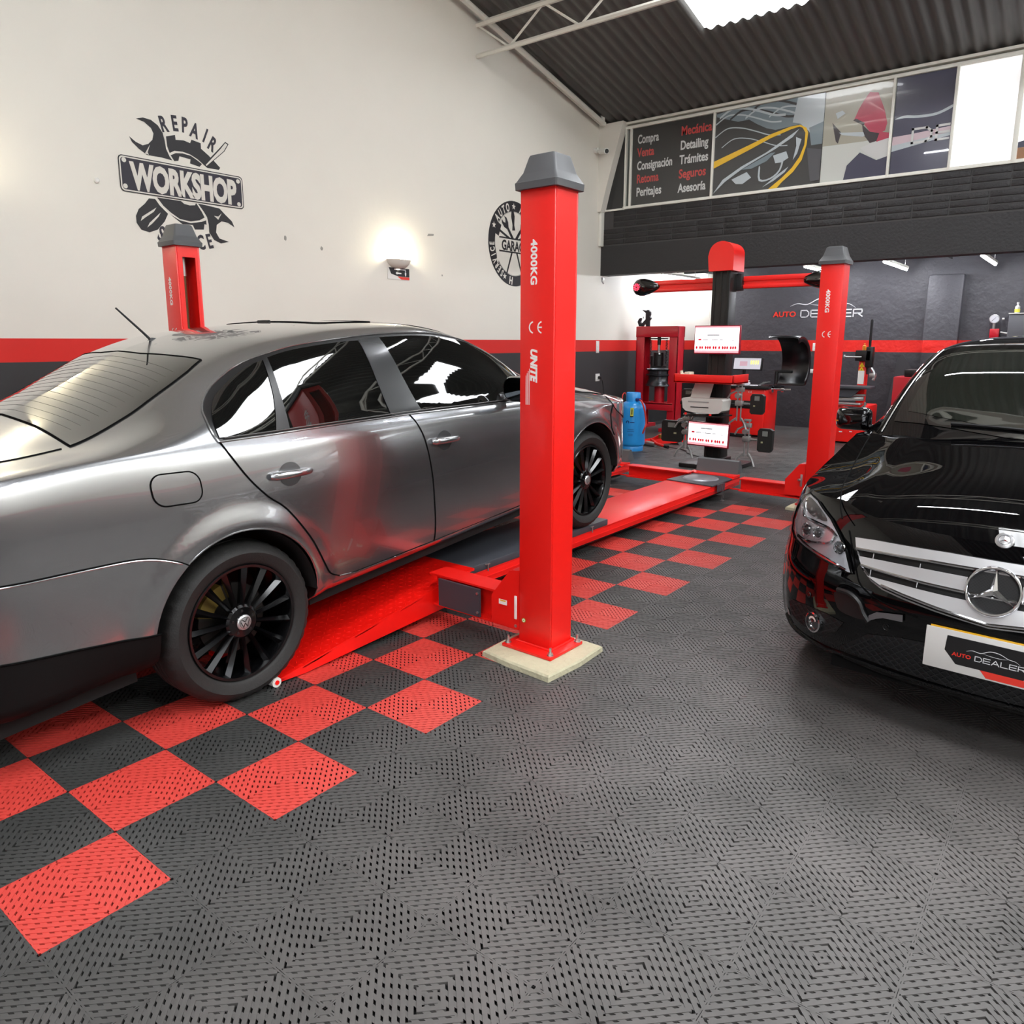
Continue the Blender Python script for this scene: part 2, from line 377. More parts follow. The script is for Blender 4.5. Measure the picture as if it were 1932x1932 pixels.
def make_post(px, py, slot, tall_text=True):
    """slot=+1: opening on the +y face, -1: on the -y face"""
    T0 = Matrix.Translation((px, py, 0))
    mb = MB().use(M_red).at(T0); t = .012
    mb.box(0, t, 0, PW2, .045, PH, .004); mb.box(PW1-t, PW1, 0, PW2, .045, PH, .004)
    ys, yo = (PW2-t, 0) if slot > 0 else (0, PW2-t)
    mb.box(t, PW1-t, yo, yo+t, .045, PH)
    mb.box(t, .045, ys, ys+t, .045, PH); mb.box(PW1-.034, PW1-t, ys, ys+t, .045, PH); mb.box(.045, PW1-.034, ys, ys+t, PH-.08, PH)
    o = mb.build('post', lift)
    mb = MB().use(M_blk).at(T0).box(.03, .05, PW2*.4, PW2*.6, .05, PH-.02); mb.use(M_screw).cyl((.10, PW2*.5, .05), (.10, PW2*.5, PH-.03), .011, n=8); mb.use(M_zinc).cyl((.10, PW2*.5, PH-.2), (.10, PW2*.5, PH-.04), .014, n=8)
    tag(mb.build('lifting_screw', o), 'brown greased screw inside the post')
    mb = MB().use(M_cap).at(T0 @ Matrix.Translation((PW1/2, PW2/2, 0)))
    prof = [(.106, PH-.006), (.108, PH+.022), (.104, PH+.026), (.086, PH+.058), (.082, PH+.064), (.064, PH+.128), (.060, PH+.136), (.050, PH+.140)]
    vs = []; fs = []
    for r, z in prof:
        k = r*.10; ax, ay = r-(.108-.086-.008)*0, r+.0065
        for x, y in rrect(-ax, -ay, ax, ay, k+.004, 3): vs.append((x, y, z))
    n = len(vs)//len(prof)
    for i in range(len(prof)-1):
        for k in range(n): fs.append((i*n+k, i*n+(k+1) % n, (i+1)*n+(k+1) % n, (i+1)*n+k))
    fs.append(tuple((len(prof)-1)*n+k for k in range(n))); fs.append(tuple(range(n))[::-1])
    tag(mb.add(vs, fs).build('cap', o, 28), 'grey plastic post cap')
    mb = MB().use(M_red).at(T0).box(-.07, PW1+.02, -.055, PW2+.05, .030, .046, .004)
    mb.tube([(-.008, -.008, .048), (PW1+.006, -.008, .048), (PW1+.006, PW2+.006, .048), (-.008, PW2+.006, .048), (-.008, -.008, .048)], .008, 6)
    bp = mb.build('base_plate', o)
    mb = MB().use(M_zinc)
    for x, y in ((-.045, -.035), (-.045, PW2+.03), (PW1, -.038), (PW1, PW2+.03)):
        mb = MB().use(M_zinc).at(T0 @ Matrix.Translation((x, y, .046))); mb.lathe([(.016, 0), (.016, .003)], 16); mb.lathe([(.012, .003), (.012, .014)], 6); mb.lathe([(.006, .014), (.006, .036)], 8)
        mb.build('anchor_bolt', o)
    # lettering on the rear face, reading downwards
    f = T0 @ plane((0, PW2, 0), (0, -1, 0), (0, 0, 1))
    mb = MB().use(M_wht)
    mb.at(f @ plane((.060, 1.895, 0), (0, -1, 0), (1, 0, 0))); mb.text('4000KG', .034, 1.16, .035, 1.05); tag(mb.build('lettering', o), 'white letters 4000KG'); mb = MB().use(M_wht)
    for dx, e in ((0, 0), (.047, 1)):                        # CE mark
        mb.at(f @ Matrix.Translation((.077+dx, 1.525, 0)))
        mb.flat(arc(0, 0, .027, 100, 260, 12) + arc(0, 0, .0205, 260, 100, 12), .001)
        if e: mb.flat([(-.022, -.003), (-.002, -.003), (-.002, .003), (-.022, .003)], .001)
    tag(mb.build('lettering', o), 'white CE mark')
    if not tall_text: return o
    mb = MB().use(M_wht)
    mb.at(f @ plane((.062, 1.435, 0), (0, -1, 0), (1, 0, 0))); mb.text('UNITE', .036, 1.02, .05, .98, shear=.25)
    for k in range(4): mb.flat([(.09+.01*k, -.006-.0062*k), (.250, -.006-.0062*k), (.250, -.0088-.0062*k), (.09+.01*k, -.0088-.0062*k)], .001)
    tag(mb.build('lettering', o), 'white slanted letters UNITE with speed lines')
    return o
make_post(0, 0, 1); make_post(LL, 0, 1, False); make_post(0, LW-PW2, -1); make_post(LL, LW-PW2, -1)
# rear cross beam with its bracket beside the near post
def cross_beam(x, cover):
    mb = MB().use(M_red)
    zt, zb_ = (.265, .092) if cover else (.192, .070)
    for y0, y1 in ((.06, .80), (1.32, 2.02), (2.54, LW-.06)):
        mb.box(x, x+.13, y0, y1, zt-.010, zt); mb.box(x, x+.13, y0, y1, zb_, zb_+.010); mb.box(x+.055, x+.07, y0, y1, zb_+.008, zt-.009)
    for y0, y1 in ((.80, 1.32), (2.02, 2.54)): mb.box(x+.05, x+.075, y0-.01, y1+.01, zb_+.0, .080)
    o = mb.build('cross_beam', lift)
    for s in (0, 1):
        # bracket plates both sides of the carriage
        pl = [(.19, .098), (.363, .102), (.363, .24), (.248, .385), (.19, .395)]
        if s: pl = [(LW-y, z) for y, z in pl]
        mb = MB().use(M_red)
        for xx in (x-.006, x+.125): mb.at(plane((xx, 0, 0), (0, 1, 0), (0, 0, 1))).prism(pl, 0, .01)
        ya, yb = (.20, .24) if not s else (LW-.24, LW-.20)
        mb.at(Matrix.Identity(4)).box(x, x+.125, ya, yb, .10, .39)
        b = mb.build('carriage_bracket', o)
    return o
cb = cross_beam(.012, True)
mb = MB().use(M_gry).box(-.004, .008, .436, .72, .105, .25)
tag(mb.build('cover_plate', cb), 'dark grey cover plate')
mb = MB().use(M_zinc)
for y, z in ((.448, .128), (.448, .228)): mb.cyl((-.010, y, z), (-.004, y, z), .007, n=8)
mb.cyl((-.010, .20, .12), (-.006, .20, .12), .008, n=8)
mb.build('cover_screw', cb)
mb = MB().use(M_wht).box(-.0075, -.0062, .255, .305, .21, .235); mb.use(mat('yellow_sticker', (235, 180, 50))).box(-.008, -.0075, .262, .298, .226, .233)
tag(mb.build('sticker', cb), 'small white and yellow sticker')
mb = MB().use(M_wht).box(-.012, -.006, .192, .207, .155, .272, .003); mb.build('latch_strip', cb)
fb = cross_beam(LL+.02, False)
mb = MB().use(M_zinc).box(LL-.004, LL+.002, .205, .225, .19, .30, .003).cyl((LL-.02, .235, .25), (LL-.004, .225, .25), .012, n=8); mb.build('latch_strip', fb)
# small green inspection sticker low on the near post
mb = MB().use(mat('green_sticker', (150, 190, 60))).at(plane((-.0015, PW2-.03, .158), (0, -1, 0), (0, 0, 1))).lathe([(.011, 0), (.011, .001)], 16); mb.use(M_wht).lathe([(.008, .001), (.008, .0014)], 16); mb.use(mat('green_sticker', (150, 190, 60))).lathe([(.004, .0014), (.004, .0017)], 12)
mb.build('inspection_sticker', lift)
# runways (world aligned, so undo the lift's turn)
INV = LM.inverted()
def runway(y0, y1, x0=1.13, x1=5.24):
    mb = MB().use(M_red).at(INV)
    mb.box(x0, x1, y0, y1, .145, .160, .004)
    for y in (y0, y1):                                       # side channels with a folded lip
        s = 1 if y == y0 else -1
        mb.box(x0, x1, y, y+s*.012, .085, .158, .003); mb.box(x0, x1, y-s*.004, y+s*.012, .112, .117); mb.box(x0, x1, y, y+s*.05, .082, .090)
    o = mb.build('runway', lift)
    mb = MB().use(M_blk).at(INV).box(x0+.1, x1-.1, y0+.06, y1-.06, .04, .14); mb.build('underframe', o)
    # long dark slide plate
    mb = MB().use(M_gry).at(INV); mb.box(1.19, 2.72, y0-.005, y1, .160, .205, .006)
    tag(mb.build('slide_plate', o), 'dark grey slide plate')
    for x in (1.36, 2.50): MB().use(M_zinc).at(INV).box(x-.02, x+.02, y0-.012, y0+.006, .188, .194).cyl((x, y0-.012, .150), (x, y0-.012, .192), .004, n=6).build('locking_pin', o)
    # turntable pocket and disc
    mb = MB().use(M_gry).at(INV).prism([(4.55, y0-.01), (5.02, y0-.01), (5.10, y0+.10), (5.10, y1-.05), (4.62, y1+.0)], .160, .170)
    mb.prism([(4.62, y0-.03), (4.80, y0-.03), (4.76, y0-.012), (4.66, y0-.012)], .10, .168)
    tp = mb.build('turntable', o); tp['label'] = 'grey front wheel turntable'
    mb = MB().use(mat('grey_turn_disc', (150, 150, 156), .35, .6)).at(INV @ Matrix.Translation((4.86, (y0+y1)/2, .17))).lathe([(.0, .012), (.15, .012), (.16, .008), (.17, 0)], 40); mb.build('turn_disc', o)
    mb = MB().use(M_zinc).at(INV); mb.tube([(4.72, y0-.03, .165), (4.735, y0-.035, .06), (4.745, y0-.03, .015)], .002, 5); mb.tube([(4.72, y0-.03, .165), (4.76, y0-.04, .06), (4.77, y0-.035, .03)], .002, 5); mb.box(4.72, 4.77, y0-.045, y0-.02, .002, .010)
    mb.build('pin_chain', o)
    # front wheel stop
    mb = MB().use(M_red).at(INV).box(5.10, 5.24, y0+.0, y1, .160, .178)
    mb.use(M_cap).at(INV @ plane((5.22, y1-.03, 0), (1, 0, 0), (0, 0, 1))).prism([(0, .178), (.03, .300), (.05, .312), (.075, .305), (.15, .178)], 0, (y1-y0)-.05)
    tag(mb.build('wheel_stop', o), 'grey front wheel stop')
    # loading ramp
    mb = MB().use(M_red2).at(INV)
    ra, rb = y0-.045, y1-.005; R0, R1 = -.10, 1.16
    mb.at(INV @ plane((0, ra, 0), (1, 0, 0), (0, 0, 1))).prism([(R0, .012), (R0+.02, .022), (R1-.08, .196), (R1, .198), (R1, .192), (R1-.03, .175), (R1-.13, .055), (R0+.14, .006)], -.012, 0)
    mb.at(INV @ plane((0, rb, 0), (1, 0, 0), (0, 0, 1))).prism([(R0, .012), (R0+.02, .022), (R1-.08, .196), (R1, .198), (R1, .192), (R1-.03, .175), (R1-.13, .055), (R0+.14, .006)], 0, .012)
    mb.at(INV); sl = (.200-.03)/(R1-.08-R0-.02)
    mb.add([(R0-.02, ra, .022), (R0-.02, rb, .022), (R1-.08, rb, .207), (R1-.08, ra, .207), (R1+.04, rb, .212), (R1+.04, ra, .212), (R0-.02, ra, .008), (R0-.02, rb, .008), (R1-.08, rb, .195), (R1-.08, ra, .195), (R1+.04, rb, .200), (R1+.04, ra, .200)],
           [(0, 3, 2, 1), (3, 5, 4, 2), (6, 7, 8, 9), (9, 8, 10, 11), (0, 1, 7, 6), (0, 6, 9, 3), (3, 9, 11, 5), (1, 2, 8, 7), (2, 4, 10, 8), (5, 11, 10, 4)])
    rp = mb.build('ramp', lift)
    mb = MB().use(M_red2)
    i = 0
    for a in np.arange(R0+.03, R1-.02, .034):                # raised bars of the chequer plate
        j = 0
        for y in np.arange(ra+.02, rb-.01, .034):
            j += 1; ang = PI/4 if (i+j) % 2 else -PI/4
            z = .022+(a-R0+.02)*(.185/(R1-.08-R0+.02)) if a < R1-.08 else .2085
            mb.at(INV @ Matrix.Translation((a, y, z)) @ Matrix.Rotation(-.152 if a < R1-.08 else 0, 4, 'Y') @ Matrix.Rotation(ang, 4, 'Z'))
            mb.add([(-.011, 0, .0002), (0, -.0035, .0002), (.011, 0, .0002), (0, .0035, .0002), (0, 0, .0022)], [(0, 1, 4), (1, 2, 4), (2, 3, 4), (3, 0, 4)])
        i += 1
    mb.build('chequer_bars', rp)
    mb = MB().use(mat('white_nylon', (225, 222, 215), .5)).at(INV); mb.cyl((R0-.015, ra-.012, .022), (R0-.015, ra+.035, .022), .022, n=20); mb.use(M_red2).cyl((R0-.015, ra-.016, .022), (R0-.015, ra-.012, .022), .010, n=12)
    tag(mb.build('roller', rp), 'white nylon roller at the foot of the ramp')
    return o
runway(.50, .98); runway(1.72, 2.20)
# concrete pads
def pad(x, y, seed, label):
    rnd = random.Random(seed); out = []
    P = [(-.185, -.14), (.02, -.145), (.235, -.135), (.24, .06), (.235, .285), (.05, .28), (-.165, .275), (-.18, .1)]
    top = [(a+rnd.uniform(-.012, .008), b+rnd.uniform(-.008, .008)) for a, b in P]
    mb = MB().use(M_pad).at(LM @ Matrix.Translation((x, y, 0)))
    n = len(P); vs = [(a*1.03, b*1.03, 0.0) for a, b in top]+[(a*1.02, b*1.02, .022) for a, b in top]+[(a*.98, b*.98, .030) for a, b in top]
    fs = [(i, (i+1) % n, n+(i+1) % n, n+i) for i in range(n)]+[(n+i, n+(i+1) % n, 2*n+(i+1) % n, 2*n+i) for i in range(n)]+[tuple(2*n+i for i in range(n)), tuple(range(n))[::-1]]
    mb.add(vs, fs); return tag(mb.build('concrete_pad', None, 30), label, 'concrete pad', 'concrete pads under the lift posts')
pad(0, 0, 1, 'beige concrete pad under the big red post in the foreground')
pad(LL, 0, 2, 'beige concrete pad beside the black car headlight under the far right red post')
pad(0, LW-PW2, 3, 'concrete pad under the red post hidden behind the grey sedan')
pad(LL, LW-PW2, 4, 'concrete pad under the far red post hidden behind the foreground post')
# ------------------------------------------------------------------ lofted car bodies
def pchip(xs,ys):
    xs=np.asarray(xs,float);ys=np.asarray(ys,float)
    h=np.diff(xs);d=np.diff(ys)/h;n=len(xs);m=np.zeros(n)
    if n==2: m[:]=d[0]
    else:
        for i in range(1,n-1):
            if d[i-1]*d[i]>0:
                w1=2*h[i]+h[i-1];w2=h[i]+2*h[i-1]; m[i]=(w1+w2)/(w1/d[i-1]+w2/d[i])
        def end(h0,h1,d0,d1):
            v=((2*h0+h1)*d0-h0*d1)/(h0+h1)
            if v*d0<=0: return 0.
            if d0*d1<=0 and abs(v)>3*abs(d0): return 3*d0
            return v
        m[0]=end(h[0],h[1],d[0],d[1]);m[-1]=end(h[-1],h[-2],d[-1],d[-2])
    def f(x):
        x=np.clip(np.asarray(x,float),xs[0],xs[-1]); i=np.clip(np.searchsorted(xs,x,side='right')-1,0,n-2)
        t=(x-xs[i])/h[i]; t2=t*t;t3=t2*t
        return (2*t3-3*t2+1)*ys[i]+(t3-2*t2+t)*h[i]*m[i]+(-2*t3+3*t2)*ys[i+1]+(t3-t2)*h[i]*m[i+1]
    return f
class Loft:
    """sections: at x, control points (y,z) i=0..k as functions of x; y scaled by end rounding"""
    def __init__(s,tn,ys,zs,x0,x1,a0,a1,n0=3.,n1=3.,N=160):
        s.tn=np.array(tn);s.ys=[pchip(*c) for c in ys];s.zs=[pchip(*c) for c in zs]
        s.x0,s.x1,s.a0,s.a1,s.n0,s.n1=x0,x1,a0,a1,n0,n1; s.N=N; s.cache={}
    def e(s,x):
        k=1.
        if x<s.x0+s.a0: k*=max(1-min(((s.x0+s.a0-x)/s.a0),1)**s.n0,0)**(1/s.n0)
        if x>s.x1-s.a1: k*=max(1-min(((x-s.x1+s.a1)/s.a1),1)**s.n1,0)**(1/s.n1)
        return k
    def sec(s,x):
        key=round(x,5)
        if key not in s.cache:
            e=s.e(x); y=[f(x)*e for f in s.ys]; z=[f(x) for f in s.zs]
            s.cache[key]=(pchip(s.tn,y),pchip(s.tn,z))
        return s.cache[key]
    def P(s,x,t):
        fy,fz=s.sec(x); return np.array([x,-float(fy(t)),float(fz(t))])   # right side: y negative
    def t_of_z(s,x,z):
        fy,fz=s.sec(x); tt=np.linspace(0,1,s.N+1); return float(np.interp(z,fz(tt),tt))
    def t_of_y(s,x,y):
        fy,fz=s.sec(x); tt=np.linspace(s.tn[-4],1,s.N+1); yy=fy(tt); return float(np.interp(-abs(y),-yy,tt))
    def nrm(s,x,t):
        hx,ht=.004,.004
        xa,xb=max(x-hx,s.x0+.001),min(x+hx,s.x1-.001); ta,tb=max(t-ht,0),min(t+ht,1)
        a=s.P(xb,t)-s.P(xa,t); b=s.P(x,tb)-s.P(x,ta); n=np.cross(a,b)
        n/=np.linalg.norm(n)+1e-12
        return n if n[1]<=0 or n[2]>0.5 else -n

def pip(pts, poly):
    """points inside polygon (vectorised)"""
    x, y = pts[:, 0], pts[:, 1]; c = np.zeros(len(pts), bool); n = len(poly)
    for i in range(n):
        (x0, y0), (x1, y1) = poly[i], poly[i-1]
        m = ((y0 > y) != (y1 > y)); xi = (x1-x0)*(y-y0)/((y1-y0) if y1 != y0 else 1e-9)+x0; c ^= m & (x < xi)
    return c
def resample(poly, h, closed=True):
    out = []; n = len(poly)
    for i in range(n if closed else n-1):
        a, b = np.array(poly[i], float), np.array(poly[(i+1) % n], float); k = max(1, int(np.ceil(np.linalg.norm(b-a)/h)))
        out += [tuple(a+(b-a)*j/k) for j in range(k)]
    if not closed: out.append(tuple(map(float, poly[-1])))
    return out
def spline(pts, n=6, closed=False):
    P = [np.array(p, float) for p in pts]; N = len(P); out = []
    for i in range(N if closed else N-1):
        g = lambda k: P[k % N] if closed else P[min(max(k, 0), N-1)]
        p0, p1, p2, p3 = g(i-1), g(i), g(i+1), g(i+2)
        for j in range(n):
            t = j/n; out.append(tuple(.5*(2*p1+(p2-p0)*t+(2*p0-5*p1+4*p2-p3)*t*t+(3*p1-p0-3*p2+p3)*t**3)))
    if not closed: out.append(tuple(P[-1]))
    return out
def cdt_mesh(dom, sx, sy, h, hb=None):
    """triangulates a planar outline with an even inner grid; returns (points, triangles)"""
    D = [(x*sx, y*sy) for x, y in dom]; D = resample(D, hb or h)
    A = np.array(D); x0, y0 = A.min(0); x1, y1 = A.max(0)
    gx, gy = np.meshgrid(np.arange(x0+h*.5, x1, h), np.arange(y0+h*.5, y1, h)); G = np.stack([gx.ravel(), gy.ravel()], 1)
    G = G[pip(G, D)]
    if len(G):
        keep = np.ones(len(G), bool)
        for k in range(0, len(G), 2000):
            d = np.sqrt(((G[k:k+2000, None]-A[None])**2).sum(-1)).min(1); keep[k:k+2000] = d > h*.45
        G = G[keep]
    pts = [Vector(p) for p in D]+[Vector(p) for p in G]
    o, _, tris, *_r = delaunay_2d_cdt(pts, [], [list(range(len(D)))], 1, 1e-7)
    return [(p.x/sx, p.y/sy) for p in o], tris
def mesh_obj(name, V, Fs, Nn, mats, parent, mi=None):
    me = bpy.data.meshes.new(name); me.from_pydata([tuple(v) for v in V], [], [tuple(f) for f in Fs])
    for m in mats: me.materials.append(m)
    if mi is not None: me.polygons.foreach_set('material_index', mi)
    me.polygons.foreach_set('use_smooth', [True]*len(Fs)); me.update()
    if Nn is not None: me.normals_split_custom_set_from_vertices([tuple(n) for n in Nn])
    o = bpy.data.objects.new(name, me); COL.objects.link(o); o.parent = parent; return o
class Skin:
    """panels cut from a lofted surface; side=-1 right, +1 left"""
    def __init__(s, S): s.S = S
    def dom(s, poly, mode):
        if mode == 'xt': return poly
        if mode == 'xz': return [(x, s.S.t_of_z(x, z)) for x, z in poly]
        return [(x, (s.S.t_of_y(x, y) if y <= 0 else 2-s.S.t_of_y(x, y))) for x, y in poly]
    def at(s, x, t, off=0.):
        tt, sg = (t, 1) if t <= 1 else (2-t, -1)
        p = s.S.P(x, tt); n = s.S.nrm(x, tt); p = p+n*off
        return np.array([p[0], p[1]*sg, p[2]]), np.array([n[0], n[1]*sg, n[2]])
    def panel(s, name, poly, mode, m, parent, off=.002, h=.04, hb=None, side=-1, thick=0.):
        pts, tris = cdt_mesh(s.dom(poly, mode), 1., 1.9, h, hb)
        V = []; N = []
        for x, t in pts:
            p, n = s.at(x, t, off); 
            if side > 0: p = p*[1, -1, 1]; n = n*[1, -1, 1]
            V.append(p); N.append(n)
        F = []
        for a, b, c in tris:
            g = np.cross(V[b]-V[a], V[c]-V[a]); F.append((a, b, c) if g@(N[a]+N[b]+N[c]) > 0 else (a, c, b))
        return mesh_obj(name, V, F, N, [m], parent)
    def line(s, mb, poly, mode, r, off=0., side=-1, closed=False, h=.03, n=6):
        pts = resample(poly, h, closed)
        if closed: pts = pts+[pts[0]]
        out = []
        for x, t in s.dom(pts, mode):
            p, _ = s.at(x, t, off); out.append(p*[1, -1, 1] if side > 0 else p)
        mb.tube(out, r, n, cap=not closed); return mb
M_silver = mat('silver_grey_car_paint', (158, 159, 161), .25, .92, coat=1., croug=.02)
M_blackpaint = mat('black_car_paint', (5, 5, 6), .4, .0, coat=1., croug=.012, spec=0.)
M_tint = mat('dark_tinted_glass', (9, 10, 9), .02, spec=.8, coat=.6, croug=.01)
M_rglass = mat('dark_rear_glass', (20, 21, 18), .04, spec=.9, coat=1., croug=.03)
M_seam = mat('dark_panel_gap', (10, 10, 10), .8, spec=.05)
M_trim = mat('black_window_trim', (22, 22, 23), .35)
M_pillar = mat('satin_dark_pillar', (58, 59, 60), .22, .3, coat=.4, croug=.1)
M_chrome = mat('chrome', (222, 222, 224), .08, 1.)
M_dchrome = mat('dull_bright_strip', (150, 150, 150), .2, .8)
M_tire = mat('black_rubber', (28, 28, 27), .65, bump=.1, bscale=120)
M_rim = mat('gloss_black_alloy', (5, 5, 6), .22, .0, coat=.35, croug=.08, spec=.35)
M_well = mat('black_wheel_well', (8, 8, 8), .85)
M_val = mat('black_lower_plastic', (8, 8, 8), .6, spec=.2)
M_emb = mat('silver_emblem', (196, 196, 196), .25, .7)
SX = [-1.09,-.8,-.45,-.2,0,.2,.5,.9,1.3,1.6,1.9,2.2,2.5,2.9,3.25,3.58]
def CV(v): return (SX, v)
def KV(v): return ([-2, 5], [v, v])
SEDAN=Loft([0,.08,.2,.36,.48,.56,.80,.91,1.],
 [KV(.80),KV(.895),CV([.90]*2+[.925]+[.93]*10+[.925,.91,.88]),CV([.91,.925,.935]+[.943]*10+[.93,.91,.87]),
  CV([.90,.915,.92]+[.926]*9+[.92,.90,.87,.83]),CV([.86,.875,.885,.89,.89,.89,.89,.888,.885,.88,.875,.86,.835,.78,.74,.70]),
  CV([.64,.66,.66,.65,.64,.63,.625,.62,.62,.62,.63,.645,.64,.58,.52,.50]),CV([.36]*16),KV(0)],
 [KV(.28),KV(.345),KV(.54),KV(.80),CV([.965,.985,.995,.995,.995,.993,.99,.982,.97,.955,.935,.915,.89,.855,.80,.70]),
  CV([1.06,1.09,1.10,1.098,1.093,1.082,1.069,1.048,1.023,1.004,.988,.972,.95,.905,.835,.72]),
  CV([1.085,1.108,1.125,1.185,1.265,1.352,1.432,1.460,1.447,1.398,1.285,1.125,1.00,.945,.87,.74]),
  CV([1.10,1.132,1.165,1.245,1.333,1.413,1.472,1.488,1.472,1.422,1.312,1.158,1.02,.97,.89,.75]),
  CV([1.105,1.14,1.185,1.28,1.365,1.436,1.486,1.498,1.48,1.428,1.315,1.165,1.025,.98,.895,.755])],
 -1.09,3.58,.40,.62,3.,2.6)

class FlaredLoft(Loft):
    """adds the swelling round the wheel openings"""
    arches = ()
    def P(s, x, t):
        p = Loft.P(s, x, t)
        for xc, zc, r in s.arches:
            d = math.hypot(p[0]-xc, p[2]-zc)
            if d < r+.14 and p[2] < zc+r+.14:
                k = max(0., 1-abs(d-(r+.012))/.11); p = p.copy(); p[1] -= .020*k*k*(3-2*k)*min(1., abs(p[1])/.3)
        return p
SEDAN.__class__ = FlaredLoft
WB = 2.6738; AR, AZ = .372, .36
SEDAN.arches = ((-.01, AZ, AR), (WB, AZ, AR))

def wheel(mat4, parent, R=.335, rim=.242, wd=.225, spokes=15, emblem='vw', name='wheel'):
    """wheel about local z (z = outwards), hub face near z=0, as tyre > rim, hub cap, brake"""
    P0 = mat4
    n = 120; w2 = wd
    prof = [(rim-.004, -.030), (rim+.004, -.012), (rim+.016, -.004), (rim+.05, .006), (R-.035, .002), (R-.014, -.012), (R-.005, -.030), (R, -.050), (R, -.075), (R-.007, -.077), (R-.007, -.084), (R, -.086),
            (R+.001, -w2/2+.004), (R-.007, -w2/2+.003), (R-.007, -w2/2-.003), (R+.001, -w2/2-.004), (R, -w2+.086), (R-.007, -w2+.084), (R-.007, -w2+.077), (R, -w2+.075), (R, -w2+.05), (R-.014, -w2+.012), (R-.04, -w2), (rim, -w2+.02)]
    vs = []; fs = []; k = len(prof)
    for i in range(n):
        a = 2*PI*i/n
        for q, (r, z) in enumerate(prof):
            if i % 3 == 0 and q in (5, 6, 7): r -= .0045
            vs.append((r*math.cos(a), r*math.sin(a), z))
    for i in range(n):
        j = (i+1) % n
        for q in range(k-1): fs.append((i*k+q, j*k+q, j*k+q+1, i*k+q+1))
    t = MB().use(M_tire).at(P0).add(vs, [f[::-1] for f in fs]).build(name, parent, 40); t['label'] = 'black tyre on a gloss black multi-spoke rim'
    m = MB().use(M_rim).at(P0)
    m.lathe([(rim-.006, -.034), (rim+.002, -.014), (rim-.002, -.008), (rim-.012, -.010), (rim-.020, -.030), (rim-.030, -.10), (rim-.03, -w2+.01)], 72, False)
    m.lathe([(0, -.012), (.030, -.012), (.034, -.018), (.062, -.022), (.072, -.030), (.075, -.045), (.06, -.06), (0, -.06)], 40, False)
    for i in range(spokes):
        a = 2*PI*i/spokes+.1
        m.at(P0 @ Matrix.Rotation(a, 4, 'Z'))
        r0, r1 = .060, rim-.010; w0, w1 = .0085, .0125
        m.add([(r0, -w0, -.040), (r0, 0, -.022), (r0, w0, -.040), (r0, w0*.7, -.062), (r0, -w0*.7, -.062),
               ((r0+r1)/2, -w1*.9, -.034), ((r0+r1)/2, 0, -.016), ((r0+r1)/2, w1*.9, -.034), ((r0+r1)/2, w1*.6, -.06), ((r0+r1)/2, -w1*.6, -.06),
               (r1, -w1*1.5, -.030), (r1, 0, -.014), (r1, w1*1.5, -.030), (r1, w1, -.055), (r1, -w1, -.055)],
              [(i_, j_, j_+5, i_+5) for b in (0, 5) for i_, j_ in ((b, b+1), (b+1, b+2), (b+2, b+3), (b+3, b+4), (b+4, b))])
    r_ = m.build('rim', t, 30)
    m = MB().use(M_well).at(P0)
    for i in range(5):
        a = 2*PI*i/5+.3; m.cyl((.048*math.cos(a), .048*math.sin(a), -.0225), (.048*math.cos(a), .048*math.sin(a), -.0215), .0095, n=12)
    m.use(M_zinc)
    for i in range(5):
        a = 2*PI*i/5+.3; m.use(M_trim).cyl((.048*math.cos(a), .048*math.sin(a), -.0215), (.048*math.cos(a), .048*math.sin(a), -.0175), .006, n=6)
    tag(m.build('lug_bolts', t), 'wheel bolts')
    m = MB().use(M_emb).at(P0).lathe([(0, -.006), (.026, -.006), (.031, -.009), (.033, -.013)], 32, False)
    if emblem:
        m.use(M_trim); z = -.0055
        m.flat(ring_poly(0, 0, .0225, .0240, 32), z)
        for a, b in (((-.012, .017), (0, .004)), ((.012, .017), (0, .004)), ((-.019, .008), (-.009, -.018)), ((-.009, -.018), (0, .0)), ((0, .0), (.009, -.018)), ((.009, -.018), (.019, .008))):
            d = np.array(b)-np.array(a); nn = np.array([-d[1], d[0]])/np.linalg.norm(d)*.0018
            m.flat([tuple(np.array(a)+nn), tuple(np.array(a)-nn), tuple(np.array(b)-nn), tuple(np.array(b)+nn)], z)
    tag(m.build('hub_cap', t), 'round silver hub cap')
    m = MB().use(mat('brake_disc_steel', (60, 58, 56), .4, .8)).at(P0).lathe([(.05, -.10), (.15, -.10), (.15, -.12), (.05, -.12)], 40); m.use(mat('ochre_caliper', (120, 100, 40), .5))
    m.at(P0 @ Matrix.Rotation(2.3, 4, 'Z')).prism(ring_poly(0, 0, .10, .165, 10, -28, 28), -.13, -.085)
    m.build('brake', t); return t

def arch_pts(xc, zc, r, z0, n=26):
    a0 = math.asin((z0-zc)/r); return [(xc+r*math.cos(a), zc+r*math.sin(a)) for a in np.linspace(PI-a0, a0, n)]

